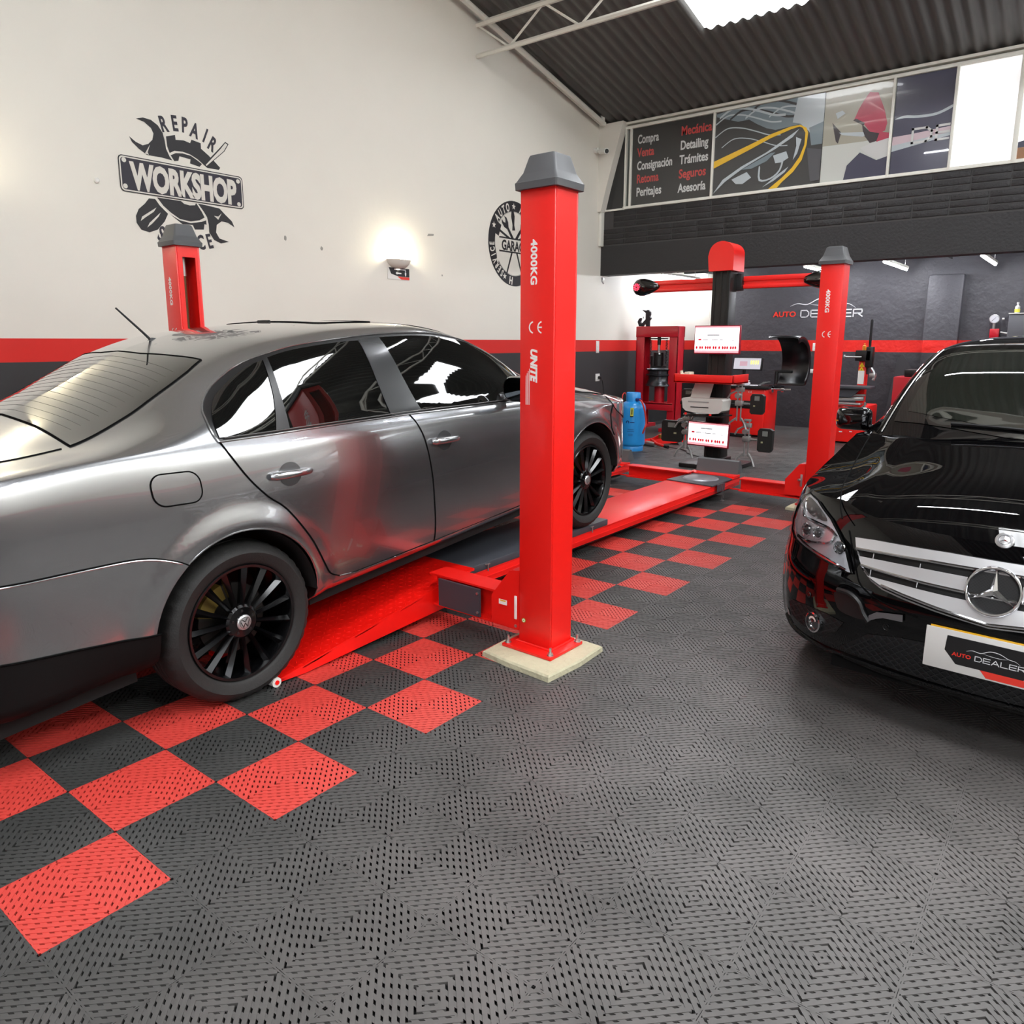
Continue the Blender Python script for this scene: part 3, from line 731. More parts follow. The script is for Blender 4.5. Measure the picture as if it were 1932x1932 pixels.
def build_sedan():
    SM = Matrix(((0.99708406, -0.01515568, -0.0747909, -0.23653), (0.01511322, 0.99988515, -0.00113364, 1.34862), (0.07479949, 0, 0.99719859, .00094), (0, 0, 0, 1)))
    car = thing('sedan', 'silver grey four door sedan with black alloy wheels, its nose up on the red lift', 'car', matrix=SM)
    K = Skin(SEDAN); S = SEDAN
    P = lambda m: mat_of[m]
    zb = .285
    # shell: both flanks and the roof, open at the wheels
    xs0, xs1 = -1.0895, 3.5795
    for side in (-1, 1):
        out = []
        bot = lambda x: (x, S.t_of_z(x, zb))
        o = [(xs0, .01)] + [bot(x) for x in np.linspace(xs0+.01, -.01-math.sqrt(AR**2-(zb-AZ)**2)-.02, 12)]
        o += [(x, S.t_of_z(x, z)) for x, z in arch_pts(-.01, AZ, AR, zb)]
        o += [bot(x) for x in np.linspace(-.01+AR+.02, WB-AR-.02, 30)]
        o += [(x, S.t_of_z(x, z)) for x, z in arch_pts(WB, AZ, AR, zb)]
        o += [bot(x) for x in np.linspace(WB+AR+.02, xs1-.01, 8)]
        o += [(xs1, .01), (xs1, 1.)] + [(x, 1.) for x in np.linspace(xs1-.02, xs0+.02, 60)] + [(xs0, 1.)]
        K.panel('body_shell', o, 'xt', M_silver, car, 0., .026, .026, side)
    # dark inner shell closes the wheel openings and the underside
    m = MB().use(M_well)
    for xc in (-.01, WB):
        for s in (1, -1):
            n = 28; a = [PI*i/n for i in range(n+1)]; vs = []; fs = []
            for y in (.925, .55):
                for t_ in a: vs.append((xc+(AR-.002)*math.cos(t_), s*y, AZ+(AR-.002)*math.sin(t_)))
            for i in range(n): fs.append((i, i+1, n+2+i, n+1+i))
            m.add(vs, fs)
            m.add([(xc+AR*math.cos(t_), s*.55, AZ+AR*math.sin(t_)) for t_ in a]+[(xc-AR, s*.55, .2), (xc+AR, s*.55, .2)], [tuple(range(n+3))])
    m.box(-.95, -.40, -.78, .78, .22, .42); m.box(.40, WB-.40, -.80, .80, .24, .40); m.box(WB+.40, 3.40, -.70, .70, .22, .4); m.box(-.4, WB+.4, -.54, .54, .24, .42)
    m.build('underbody', car)
    # rolled edge of the wheel openings
    for xc in (-.01, WB):
        for side in (-1, 1): m = MB().use(M_silver); K.line(m, arch_pts(xc, AZ, AR+.002, zb+.005, 40), 'xz', .004, -.001, side, h=.05); m.build('wheel_arch_lip', car)
    belt = lambda x: float(np.interp(x, [-.008, .215, .485, 1.044, 1.578, 1.96], [1.088, 1.076, 1.065, 1.038, 1.002, .979]))
    rear_edge = [(.008, 1.083), (.04, 1.01), (.091, .92), (.16, .835), (.24, .762), (.334, .618), (.375, .535), (.412, .456), (.445, .405), (.504, .372)]
    split = [(1.142, .352), (1.14, .45), (1.134, .53), (1.122, .704), (1.09, .901), (1.06, .98), (1.038, 1.036)]
    low = [(.56, .362), (.672, .358), (1.036, .354), (1.12, .352)]
    rd = spline(rear_edge, 3)+low+spline(split, 3)+[(x, belt(x)) for x in np.linspace(1.02, .03, 14)]
    fr_edge = [(2.0, .355), (2.03, .40), (2.06, .6), (2.05, .8), (2.03, .93), (1.99, .975)]
    fd = [(x, z) for x, z in spline(split, 3)[::-1]]+[(1.25, .352), (1.6, .35), (1.9, .35)]+spline(fr_edge, 3)+[(x, belt(x)) for x in np.linspace(1.96, 1.06, 14)]
    W_ = {}
    glass_r = [(.397, 1.362), (.547, 1.386), (.75, 1.397), (.915, 1.397), (.912, 1.2), (.908, 1.044), (.62, 1.063), (.333, 1.080), (.36, 1.22)]
    glass_q = spline([(.385, 1.357), (.273, 1.327), (.116, 1.250), (.048, 1.190), (.020, 1.140), (.012, 1.096)], 4)+[(.10, 1.088), (.266, 1.081), (.33, 1.22)]
    glass_f = [(1.136, 1.036), (1.578, 1.006), (1.96, .985), (2.068, 1.062), (2.02, 1.165)]+spline([(1.93, 1.235), (1.778, 1.312), (1.55, 1.365), (1.312, 1.393), (1.06, 1.402)], 4)+[(1.09, 1.22)]
    pil = [(.918, 1.040), (1.134, 1.033), (1.088, 1.22), (1.056, 1.404), (.916, 1.400), (.912, 1.2)]
    divd = [(.333, 1.080), (.266, 1.082), (.33, 1.22), (.372, 1.353), (.397, 1.362), (.362, 1.22)]
    outer = spline([(.005, 1.083), (-.004, 1.115), (.004, 1.160), (.030, 1.21), (.115, 1.275), (.255, 1.342), (.40, 1.380), (.60, 1.407), (.99, 1.421), (1.339, 1.409), (1.60, 1.372), (1.82, 1.312), (1.98, 1.225), (2.08, 1.13), (2.10, 1.03), (2.04, .975)], 4)+[(x, belt(x)-.004) for x in np.linspace(1.98, .02, 20)]
    surround = outer
    for side in (-1, 1):
        d = K.panel('rear_door', rd, 'xz', M_silver, car, .0025, .036, .03, side); d2 = K.panel('front_door', fd, 'xz', M_silver, car, .0025, .036, .03, side)
        K.panel('window_surround', surround, 'xz', M_trim, car, .003, .04, .03, side)
        K.panel('window_pane', glass_r, 'xz', M_tint, d, .008, .04, .03, side); K.panel('quarter_pane', glass_q, 'xz', M_tint, d, .008, .03, .02, side)
        K.panel('window_pane', glass_f, 'xz', M_tint, d2, .008, .04, .03, side)
        K.panel('door_pillar', pil, 'xz', M_pillar, d, .010, .04, .03, side); K.panel('window_divider', divd, 'xz', M_trim, d, .012, .03, .02, side)
        m = MB().use(M_seam)
        K.line(m, spline(rear_edge, 3)+low+[(1.6, .35), (1.97, .352)]+spline(fr_edge, 3), 'xz', .0032, .002, side); K.line(m, spline(split, 3)+[(1.0, 1.22), (.985, 1.405)], 'xz', .0032, .004, side)
        tag(m.build('door_gap', car), 'dark gaps round the doors')
        m = MB().use(M_dchrome); K.line(m, outer, 'xz', .0042, .004, side, closed=True); K.line(m, [(x, belt(x)+.006) for x in np.linspace(.03, 1.96, 20)], 'xz', .0035, .008, side)
        m.build('window_bright_strip', car)
        # bright crease along the sill under the doors
        m = MB().use(M_silver); K.line(m, [(.50, .372), (.60, .356), (1.0, .350), (2.0, .346)], 'xz', .005, .001, side); m.build('door_foot_edge', car)
        for xa, za, xb, zb_, par in ((.182, .911, .375, .899, d), (1.132, .884, 1.326, .870, d2)):
            cx, cz = xa+(xb-xa)*.50, (za+zb_)/2-.002
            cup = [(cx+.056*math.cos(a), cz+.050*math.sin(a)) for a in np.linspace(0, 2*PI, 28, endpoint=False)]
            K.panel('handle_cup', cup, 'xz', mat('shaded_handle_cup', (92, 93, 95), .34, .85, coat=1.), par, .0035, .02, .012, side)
            m = MB().use(M_silver); m2 = MB().use(M_silver)
            pts = []; rad = []
            for k in range(13):
                u = k/12; x = xa+(xb-xa)*u; z = za+(zb_-za)*u; t = S.t_of_z(x, z); lift_ = .010+.024*math.sin(PI*u)**.5
                p, _ = K.at(x, t, lift_); pts.append(p*[1, -1, 1] if side > 0 else p); rad.append(.019-.005*u if 0 < k < 12 else .013)
            m.tube(pts, rad, 10)
            h_ = m.build('door_handle', par, 60)
            p0, _ = K.at(xa+.022, S.t_of_z(xa+.022, za-.002), .034)
            p0 = p0*[1, -1, 1] if side > 0 else p0
        # wheels
    for xc in (0., WB):
        for s in (-1, 1):
            Wm = Matrix.Translation((xc, s*.915, .335)) @ (Matrix.Rotation(PI/2, 4, 'X') if s < 0 else Matrix.Rotation(-PI/2, 4, 'X'))
            wheel(Wm, car)
    # fuel flap
    fl = rrect(-.300, .893, -.114, 1.010, .045, 6); fl = [(x, z-.10*(x+.207)) for x, z in fl]
    f = K.panel('fuel_flap', fl, 'xz', M_silver, car, .002, .03, .02, -1)
    m = MB().use(M_seam); K.line(m, fl, 'xz', .0028, .002, -1, closed=True, h=.02); m.build('flap_gap', f)
    # rear bumper, its seam and the black valance
    seam_b = spline([(-1.02, .80), (-.808, .775), (-.581, .757), (-.42, .742), (-.334, .722), (-.26, .69), (-.222, .665)], 4)
    ba = [(x, z) for x, z in arch_pts(-.01, AZ, AR, .445, 40) if x < -.2 and z < .665]
    val = [(-1.05, .53), (-.844, .512), (-.621, .480), (-.356, .437)]
    for side in (-1, 1):
        bp = K.panel('rear_bumper', seam_b[:-1]+ba[::-1][0:]+[(-.372, .437)]+val[::-1][1:], 'xz', M_silver, car, .003, .034, .03, side)
        m = MB().use(M_seam); K.line(m, seam_b, 'xz', .003, .001, side); m.use(M_silver); K.line(m, [(x, z-.005) for x, z in seam_b[:-3]], 'xz', .003, .003, side); m.build('bumper_gap', bp)
        K.panel('rear_valance', [(-1.05, .528)]+val[1:]+[(-.375, .29), (-1.05, .29)], 'xz', M_val, car, .004, .04, .03, side)
        m = MB().use(M_seam); K.line(m, val, 'xz', .004, .004, side); m.build('valance_gap', bp)
        K.panel('tail_lamp', spline([(-1.07, 1.0), (-.93, 1.02), (-.835, 1.0), (-.815, .94), (-.85, .86), (-1.07, .82)], 3), 'xz', mat('red_tail_lamp', (120, 12, 14), .08, coat=1.), car, .006, .03, .02, side)
        K.panel('head_lamp', spline([(3.52, .74), (3.30, .80), (3.08, .86), (2.98, .84), (3.05, .76), (3.3, .66), (3.52, .64)], 3), 'xz', mat('clear_lamp_lens', (190, 192, 196), .06, .7, coat=1.), car, .005, .03, .03, side)
        m = MB().use(M_seam); K.line(m, [(WB+.30, .60), (2.93, .66), (2.95, .74), (3.0, .83)], 'xz', .003, .002, side); m.build('wing_gap', car); m = MB().use(M_seam); K.line(m, [(2.12, .985), (2.5, .958), (2.9, .90), (3.05, .865)], 'xz', .003, .002, side); m.build('bonnet_gap', car)
        # mirrors
        s = side
        m = MB().use(M_silver).at(Matrix.Translation((1.80, s*1.015, 1.07)))
        vs = []; fs = []
        rings = [(-.035, .094, .066), (-.02, .102, .072), (.03, .095, .068), (.075, .065, .048), (.095, .02, .015)]
        for dx, a_, b_ in rings:
            for x_, y_ in rrect(-a_, -b_, a_, b_, b_*.85, 5): vs.append((dx, x_, y_))
        nr = len(vs)//len(rings)
        for i in range(len(rings)-1):
            for k in range(nr): fs.append((i*nr+k, i*nr+(k+1) % nr, (i+1)*nr+(k+1) % nr, (i+1)*nr+k))
        fs.append(tuple(4*nr+k for k in range(nr)))
        m.add(vs, fs).at(Matrix.Identity(4)).box(1.80, 1.86, s*.86, s*.95, 1.0, 1.045, .01)
        mm = m.build('door_mirror', car, 50)
        g_ = MB().use(mat('mirror_glass', (60, 64, 68), .03, 1.)).at(plane((1.768, s*1.015, 1.07), (0, 1, 0), (0, 0, 1))).flat(rrect(-.09, -.062, .09, .062, .052, 6)); g_.build('mirror_glass', mm)
    # roof seams, back glass, windscreen, bonnet and boot lines
    bk = [(-.43, -.66), (-.41, -.33), (-.40, 0), (-.41, .33), (-.43, .66), (-.10, .60), (.10, .575), (.185, .55)]+[(.15, .40), (.118, .184), (.115, 0), (.118, -.184), (.15, -.40), (.185, -.55), (.10, -.575), (-.10, -.60)]
    rw_ = K.panel('rear_window', bk, 'xy', M_rglass, car, .003, .035, .03)
    m = MB().use(M_seam); K.line(m, bk, 'xy', .004, .002, closed=True); m.build('rear_window_seal', rw_)
    m = MB().use(mat('heater_thread', (90, 88, 76), .5))
    for k in range(13):
        x = -.36+k*.036; K.line(m, [(x, y) for y in np.linspace(-.52, .52, 14)], 'xy', .0006, .0032, n=4)
    m.build('heater_lines', rw_)
    ws = [(1.50, -.53), (1.42, -.27), (1.40, 0), (1.42, .27), (1.50, .53), (1.95, .60), (2.30, .63)]+[(2.42, .35), (2.46, 0), (2.42, -.35), (2.30, -.63), (1.95, -.60)]
    wp = K.panel('windscreen', ws, 'xy', M_tint, car, .003, .045, .04)
    m = MB().use(M_seam); K.line(m, ws, 'xy', .004, .002, closed=True); m.build('windscreen_seal', wp)
    sr = [(x, y) for x, y in rrect(.92, -.42, 1.30, .42, .06, 4)]
    sp_ = K.panel('sunroof', sr, 'xy', M_silver, car, .003, .05, .04)
    m = MB().use(M_seam); K.line(m, sr, 'xy', .004, .002, closed=True); m.build('sunroof_gap', sp_)
    m = MB().use(M_trim); K.line(m, [(.90, y) for y in np.linspace(-.05, .05, 4)], 'xy', .008, .004); m.build('sunroof_deflector', sp_)
    for s_ in (-1, 1): m = MB().use(M_seam); K.line(m, [(-1.0, s_*.62), (-.6, s_*.66), (-.46, s_*.66)], 'xy', .003, .001); m.build('boot_lid_gap', car)
    # aerial
    m = MB().use(M_blk)
    m.add([(.20, -.022, 1.405), (.20, .022, 1.405), (.37, 0, 1.445), (.262, -.008, 1.452), (.262, .008, 1.452), (.275, 0, 1.462)], [(0, 2, 5, 3), (1, 4, 5, 2), (0, 3, 4, 1), (3, 5, 4), (0, 1, 2)])
    m.tube([(.270, 0, 1.452), (.235, 0, 1.492), (.132, 0, 1.604)], [.0065, .0055, .0040], 8)
    tag(m.build('aerial', car), 'black whip aerial on the roof')
    return car
mat_of = {}
sedan = build_sedan()
# ------------------------------------------------------------------ black hatchback; local x runs back from the nose, y to its right, z up
class Wrap:
    """lower body: horizontal contours round the nose, along the side and round the tail; s is a length along the contour (right side)"""
    Z  = [.10, .16, .25, .40, .52, .60, .70, .80, .86, .92, 1.0, 1.1]
    fD0 = staticmethod(pchip(Z, [.24, .15, .02, .0, .005, .03, .06, .11, .18, .32, .52, .80]))
    fW = staticmethod(pchip(Z, [.83, .86, .878, .89, .895, .895, .892, .883, .868, .85, .825, .79]))
    fE = staticmethod(pchip(Z, [4.12, 4.16, 4.19, 4.20, 4.20, 4.19, 4.17, 4.15, 4.14, 4.13, 4.11, 4.07]))
    DN, N, DR = .65, 2.5, .42; LF, LS, LR = 1.25, 3.0, .85
    x0 = 0; arches = ()
    def P(s, u, z):
        d0, W, e = float(s.fD0(z)), float(s.fW(z)), float(s.fE(z)); p = 2/s.N
        if u <= s.LF:
            th = max(u, 0)/s.LF*PI/2; r = W*math.sin(th)**p; d = d0+s.DN*(1-math.cos(th)**p if th < PI/2-1e-9 else 1)
        elif u <= s.LF+s.LS:
            k = (u-s.LF)/s.LS; r = W; d = (d0+s.DN)*(1-k)+(e-s.DR)*k
        else:
            th = min(1, (u-s.LF-s.LS)/s.LR)*PI/2; r = W*max(math.cos(th), 0)**p; d = e-s.DR*(1-math.sin(th)**p)
        for xc, zc, ra in s.arches:
            q = math.hypot(d-xc, z-zc)
            if q < ra+.12 and z < zc+ra+.1 and abs(r) > .5:
                k = max(0., 1-abs(q-(ra+.015))/.075); r += .016*k*k*(3-2*k)
        return np.array([d, r, z])
    def u_of_r(s, r, z): return math.asin(min(1, (abs(r)/float(s.fW(z))))**(s.N/2))/(PI/2)*s.LF
    def u_of_d(s, d, z):
        a = float(s.fD0(z))+s.DN; b = float(s.fE(z))-s.DR; return s.LF+(d-a)/(b-a)*s.LS
    def nrm(s, u, z):
        h = .004; a = s.P(min(u+h, s.LF+s.LS+s.LR), z)-s.P(max(u-h, 0), z); b = s.P(u, z+h)-s.P(u, z-h)
        n = np.cross(a, b); n /= np.linalg.norm(n)+1e-12
        c = s.P(u, z); o = np.array([c[0]-2.1, c[1], 0]); o[0] = np.sign(o[0])*max(0, abs(o[0])-1.4)
        return n if n@o > 0 else -n
class WrapSkin(Skin):
    """panel outlines: 'rz' seen from the front (r may be negative), 'dz' seen from the side, 'uz' direct"""
    def dom(s, poly, mode):
        if mode == 'uz': return poly
        if mode == 'dz': return [(s.S.u_of_d(d, z), z) for d, z in poly]
        return [(math.copysign(s.S.u_of_r(r, z), r), z) for r, z in poly]
    def at(s, u, z, off=0.):
        sg = -1 if u < 0 else 1; p = s.S.P(abs(u), z); n = s.S.nrm(abs(u), z); p = p+n*off
        if abs(u) < 1e-6: n = np.array([n[0], 0, n[2]])
        return np.array([p[0], p[1]*sg, p[2]]), np.array([n[0], n[1]*sg, n[2]])
    # side=+1 of the parent mirrors y; here side=+1 keeps the right flank
    def panel(s, name, poly, mode, m, parent, off=.002, h=.04, hb=None, side=1, bulge=None):
        dm = s.dom(poly, mode); pts, tris = cdt_mesh(dm, 1., 1., h, hb); V = []; N = []
        for u, z in pts:
            p, n = s.at(u, z, off)
            if side < 0: p = p*[1, -1, 1]; n = n*[1, -1, 1]
            V.append(p); N.append(n)
        F = []
        for a, b, c in tris:
            g = np.cross(V[b]-V[a], V[c]-V[a]); F.append((a, b, c) if g@(N[a]+N[b]+N[c]) > 0 else (a, c, b))
        return mesh_obj(name, V, F, N, [m], parent)
    def line(s, mb, poly, mode, r, off=0., side=1, closed=False, h=.03, n=6):
        pts = resample(poly, h, closed); pts = pts+[pts[0]] if closed else pts; out = []
        for u, z in s.dom(pts, mode):
            p, _ = s.at(u, z, off); out.append(p*[1, -1, 1] if side < 0 else p)
        mb.tube(out, r, n, cap=not closed); return mb
WRAP = Wrap()
HWB0, HWB1, HAR, HAZ = .80, 3.40, .345, .325
WRAP.arches = ((HWB0, HAZ, HAR), (HWB1, HAZ, HAR))
def cspline(xs, ys):
    """natural cubic spline, smooth to the second order"""
    xs = np.array(xs, float); ys = np.array(ys, float); n = len(xs); h = np.diff(xs); A = np.eye(n); r = np.zeros(n)
    for i in range(1, n-1):
        A[i, i-1], A[i, i], A[i, i+1] = h[i-1], 2*(h[i-1]+h[i]), h[i]; r[i] = 6*((ys[i+1]-ys[i])/h[i]-(ys[i]-ys[i-1])/h[i-1])
    m = np.linalg.solve(A, r)
    def f(x):
        x = min(max(x, xs[0]), xs[-1]); i = min(max(int(np.searchsorted(xs, x))-1, 0), n-2); a, b_ = xs[i+1]-x, x-xs[i]
        return (m[i]*a**3+m[i+1]*b_**3)/(6*h[i])+(ys[i]/h[i]-m[i]*h[i]/6)*a+(ys[i+1]/h[i]-m[i+1]*h[i]/6)*b_
    return f
_zc = cspline([0, .13, .35, .70, 1.05, 1.4], [.72, .802, .893, .972, 1.043, 1.10])
_dr = cspline([0, .3, .7, 1.1, 1.4], [.055, .075, .100, .055, .035])
def hood_z(d, r): return _zc(d)-_dr(d)*(abs(r)/.80)**2.4 + .008*math.exp(-((abs(r)-.58)/.07)**2)
HX = [.8, .93, 1.1, 1.3, 1.5, 1.75, 2.1, 2.5, 3.0, 3.5, 3.9, 4.10]
def hc(v): return (HX, v)
CABIN = Loft([0, .12, .45, .78, .90, 1.],
 [hc([.80, .81, .82] + [.826]*7 + [.80, .76]), hc([.79, .80, .81] + [.82]*7 + [.795, .75]), hc([.765, .76, .755, .75, .748, .745, .745, .745, .74, .73, .71, .66]), hc([.73, .722, .71, .692, .662, .605, .585, .58, .575, .565, .55, .52]), hc([.50, .50, .50, .49, .47, .43] + [.42]*6), KV(0)],
 [hc([.74, .80, .90, .95, .96, .97, .98, .99, 1.01, 1.03, 1.04, 1.04]), hc([.76, .83, .935, 1.0, 1.01, 1.015, 1.02, 1.03, 1.05, 1.075, 1.08, 1.08]), hc([.80, .87, .98, 1.09, 1.16, 1.225, 1.25, 1.255, 1.26, 1.255, 1.22, 1.16]),
  hc([.79, .875, 1.005, 1.170, 1.305, 1.428, 1.462, 1.470, 1.465, 1.435, 1.35, 1.22]), hc([.86, .955, 1.072, 1.215, 1.338, 1.450, 1.487, 1.498, 1.493, 1.463, 1.385, 1.26]), hc([.885, .978, 1.092, 1.225, 1.345, 1.456, 1.495, 1.506, 1.501, 1.472, 1.395, 1.275])],
 .6, 4.16, .001, .16, 3., 2.5)
def build_hatch():
    fx_ = (math.cos(3.0761), math.sin(3.0761)); N0 = (1.0305, -1.997)
    HM = Matrix(((-fx_[0], fx_[1], 0, N0[0]), (-fx_[1], -fx_[0], 0, N0[1]), (0, 0, 1, 0), (0, 0, 0, 1)))
    car = thing('hatchback', 'black hatchback with a silver slatted grille and white front plate, parked at the right', 'car', matrix=HM)
    K = WrapSkin(WRAP); G = Skin(CABIN); Wp = WRAP; BP = M_blackpaint
    UT = Wp.LF+Wp.LS+Wp.LR
    def ztop(u):
        if u > Wp.LF+.30: return .98+.05*min(1, max(0, (u-1.55)/1.2))
        lo, hi = .70, 1.05
        for _ in range(24):
            m = (lo+hi)/2; p = Wp.P(u, m)
            if m < hood_z(p[0], p[1]): lo = m
            else: hi = m
        return min(lo, .98)
    us = np.concatenate([np.linspace(0, Wp.LF, 40), np.linspace(Wp.LF+.06, UT-.002, 60)])
    zt = np.array([ztop(u) for u in us]); ZT = lambda u: float(np.interp(u, us, zt))
    zb = .175
    ud = lambda d, z: Wp.u_of_d(d, z)
    for side in (1, -1):
        o = [(u, zb) for u in np.linspace(0, Wp.LF-.12, 24)]
        def arch(xc):
            r = []
            for x, z in arch_pts(xc, HAZ, HAR, zb, 30):
                a = float(Wp.fD0(z))+Wp.DN
                if x >= a: r.append((ud(x, z), z))
                else:                          # still on the rounded corner
                    k = min(1., max(0., 1-(x-float(Wp.fD0(z)))/Wp.DN)); th = math.acos(k**(Wp.N/2)); r.append((th/(PI/2)*Wp.LF, z))
            return r
        ar1, ar2 = arch(HWB0), arch(HWB1)
        o = [(u, zb) for u in np.linspace(0, ar1[0][0]-.02, 20)]+ar1+[(u, zb) for u in np.linspace(ar1[-1][0]+.03, ar2[0][0]-.03, 30)]+ar2+[(u, zb) for u in np.linspace(ar2[-1][0]+.02, UT-.002, 20)]
        o += [(u, z) for u, z in zip(us[::-1], zt[::-1])]
        K.panel('body_shell', o, 'uz', BP, car, 0., .034, .034, side)
    # bonnet
    ring = []
    for u in np.linspace(0, Wp.LF+.42, 40): p = Wp.P(u, ZT(u)); ring.append((p[0], p[1]))
    ring = [q for q in ring if q[0] < 1.17]; 
    back = [(1.17, .80), (1.17, .70), (1.11, .45), (1.065, .15), (1.06, 0)]
    def top_panel(name, poly, m, off=0., h=.034):
        full = poly+[(d, -r) for d, r in poly[::-1] if abs(r) > 1e-4]
        pts, tris = cdt_mesh(full, 1., 1., h, h); V = []; N = []
        for d, r in pts:
            e = .004; n = np.array([-(hood_z(d+e, r)-hood_z(d-e, r))/(2*e), -(hood_z(d, r+e)-hood_z(d, r-e))/(2*e), 1.]); n /= np.linalg.norm(n)
            V.append(np.array([d, r, hood_z(d, r)])+n*off); N.append(n)
        F = [(a, b, c) if np.cross(V[b]-V[a], V[c]-V[a])[2] > 0 else (a, c, b) for a, b, c in tris]
        return mesh_obj(name, V, F, N, [m], car)
    bon = top_panel('bonnet', ring+back, BP)
    for s_ in (1, -1):
        m = MB().use(M_seam); ln = spline([(.13, .545), (.22, .585), (.4, .64), (.7, .70), (.95, .735), (1.1, .75)], 5); m.tube([(d, s_*r, hood_z(d, r)+.0) for d, r in ln], .003, 6); m.build('bonnet_gap', bon)
    # lower front closing and underbody
    m = MB().use(M_val)
    m.box(.16, 4.0, -.55, .55, .16, .30)
    m.box(1.2, 3.0, -.82, .82, .155, .30); m.build('underbody', car)
    m = MB().use(M_well)
    for xc in (HWB0, HWB1):
        for s_ in (1, -1):
            n = 24; a = [PI*i/n for i in range(n+1)]
            vs = [(xc+HAR*math.cos(t), s_*y, HAZ+HAR*math.sin(t)) for y in (.86, .5) for t in a]; m.add(vs, [(i, i+1, n+2+i, n+1+i) for i in range(n)])
            m.add([(xc+HAR*math.cos(t), s_*.5, HAZ+HAR*math.sin(t)) for t in a], [tuple(range(n+1))])
    m.build('wheel_well', car)
    for xc in (HWB0, HWB1):
        for s_ in (1, -1):
            wheel(Matrix.Translation((xc, s_*.868, .315)) @ Matrix.Rotation(-PI/2 if s_ > 0 else PI/2, 4, 'X'), car, .315, .215, .21, 10, None)
    # cabin shell, glass
    for s_ in (1, -1):
        o = [(.62, .0)]+[(x, 0.) for x in np.linspace(.7, 4.14, 50)]+[(4.155, .01), (4.155, 1.)]+[(x, 1.) for x in np.linspace(4.14, .66, 50)]+[(.62, 1.)]
        G.panel('cabin_shell', o, 'xt', BP, car, 0., .036, .036, s_)
    ws = [(1.165, -.665), (1.085, -.40), (1.035, -.15), (1.025, 0), (1.035, .15), (1.085, .40), (1.165, .665), (1.34, .655), (1.52, .620), (1.70, .565), (1.755, .53), (1.725, .25), (1.715, 0), (1.725, -.25), (1.755, -.53), (1.70, -.565), (1.52, -.620), (1.34, -.655)]
    ws2 = [(1.205, -.615), (1.13, -.38), (1.08, -.15), (1.075, 0), (1.08, .15), (1.13, .38), (1.205, .615), (1.35, .610), (1.52, .580), (1.66, .538), (1.69, .50), (1.665, .25), (1.655, 0), (1.665, -.25), (1.69, -.50), (1.66, -.538), (1.52, -.580), (1.35, -.610)]
    fr = G.panel('windscreen', ws, 'xy', mat('black_screen_border', (10, 10, 10), .03, coat=1., croug=.01), car, .003, .035, .03, -1)
    M_ws = mat('dark_green_windscreen', (24, 27, 23), .015, spec=.9, coat=1., croug=.008)
    G.panel('windscreen_glass', ws2, 'xy', M_ws, fr, .0045, .03, .03, -1)
    for s_ in (1, -1): m = MB().use(M_dchrome); G.line(m, [(1.12, .705), (1.3, .676), (1.5, .645), (1.70, .595)], 'xy', .004, .004, -s_); m.build('windscreen_side_strip', fr)
    m = MB().use(M_trim)
    for a, b in (((1.075, .40), (1.035, -.10)), ((1.035, -.05), (1.08, -.50))):
        pts = []
        for k in range(9):
            d = a[0]+(b[0]-a[0])*k/8; r = a[1]+(b[1]-a[1])*k/8; pts.append((d+.02, r, CABIN.P(d+.02, CABIN.t_of_y(d+.02, r))[2]+.014))
        m.tube(pts, [.009]+[.007]*7+[.004], 6)
    m.build('wiper', fr)
    for s_ in (1, -1):
        G.panel('side_pane', [(1.42, 1.03), (2.55, 1.05), (2.55, 1.40), (2.1, 1.42), (1.85, 1.385), (1.62, 1.27)], 'xz', M_tint, car, .004, .04, .03, s_)
        G.panel('side_pane', [(2.62, 1.05), (3.75, 1.10), (3.55, 1.34), (3.2, 1.40), (2.62, 1.405)], 'xz', M_tint, car, .004, .04, .03, s_)
        m = MB().use(M_seam); K.line(m, [(1.25, .22), (2.45, .22), (2.52, .6), (2.5, .95)], 'dz', .003, .001, s_); K.line(m, [(1.25, .22), (1.22, .6), (1.28, .93)], 'dz', .003, .001, s_); K.line(m, [(2.5, .22), (3.02, .24), (3.1, .55), (3.4, .72), (3.5, .95)], 'dz', .003, .001, s_); m.build('door_gap', car)
        m = MB().use(BP)
        for x in (2.28, 3.30):
            pts = []
            for k in range(9):
                u = k/8; p, n_ = K.at(Wp.u_of_d(x-.09+.18*u, .86), .86, .010+.022*math.sin(PI*u)**.5); pts.append(p*[1, s_, 1])
            m.tube(pts, .012, 8)
        m.build('door_handle', car)
        K.panel('tail_lamp', [(4.0, .80), (4.06, .98), (3.92, .97), (3.78, .86)], 'dz', mat('red_tail_lamp', (120, 12, 14), .08, coat=1.), car, .003, .03, .03, s_)
        # door mirror
        m = MB().use(BP).at(Matrix.Translation((1.345, s_*.912, 1.060)))
        vs = []; fs = []; rings = [(-.10, .05, .025), (-.088, .072, .044), (-.04, .088, .056), (.02, .092, .060), (.06, .088, .058)]
        for dx, a_, b_ in rings:
            for x_, y_ in rrect(-a_, -b_, a_, b_, b_*.55, 5): vs.append((dx, x_*1.0+(dx*.25*s_), y_))
        nr = len(vs)//len(rings)
        for i in range(len(rings)-1):
            for k in range(nr): fs.append((i*nr+k, (i+1)*nr+k, (i+1)*nr+(k+1) % nr, i*nr+(k+1) % nr))
        fs += [tuple(k for k in range(nr)), tuple(4*nr+k for k in range(nr))[::-1]]
        m.add(vs, fs).at(Matrix.Identity(4)).box(1.31, 1.37, s_*.76, s_*.86, 1.0, 1.035, .012)
        mm = m.build('door_mirror', car, 50)
        g_ = MB().use(mat('mirror_glass', (60, 64, 68), .03, 1.)).at(plane((1.407, s_*.935, 1.058), (0, 1, 0), (0, 0, 1))).flat(rrect(-.085, -.05, .085, .05, .045, 6)); g_.build('mirror_glass', mm)
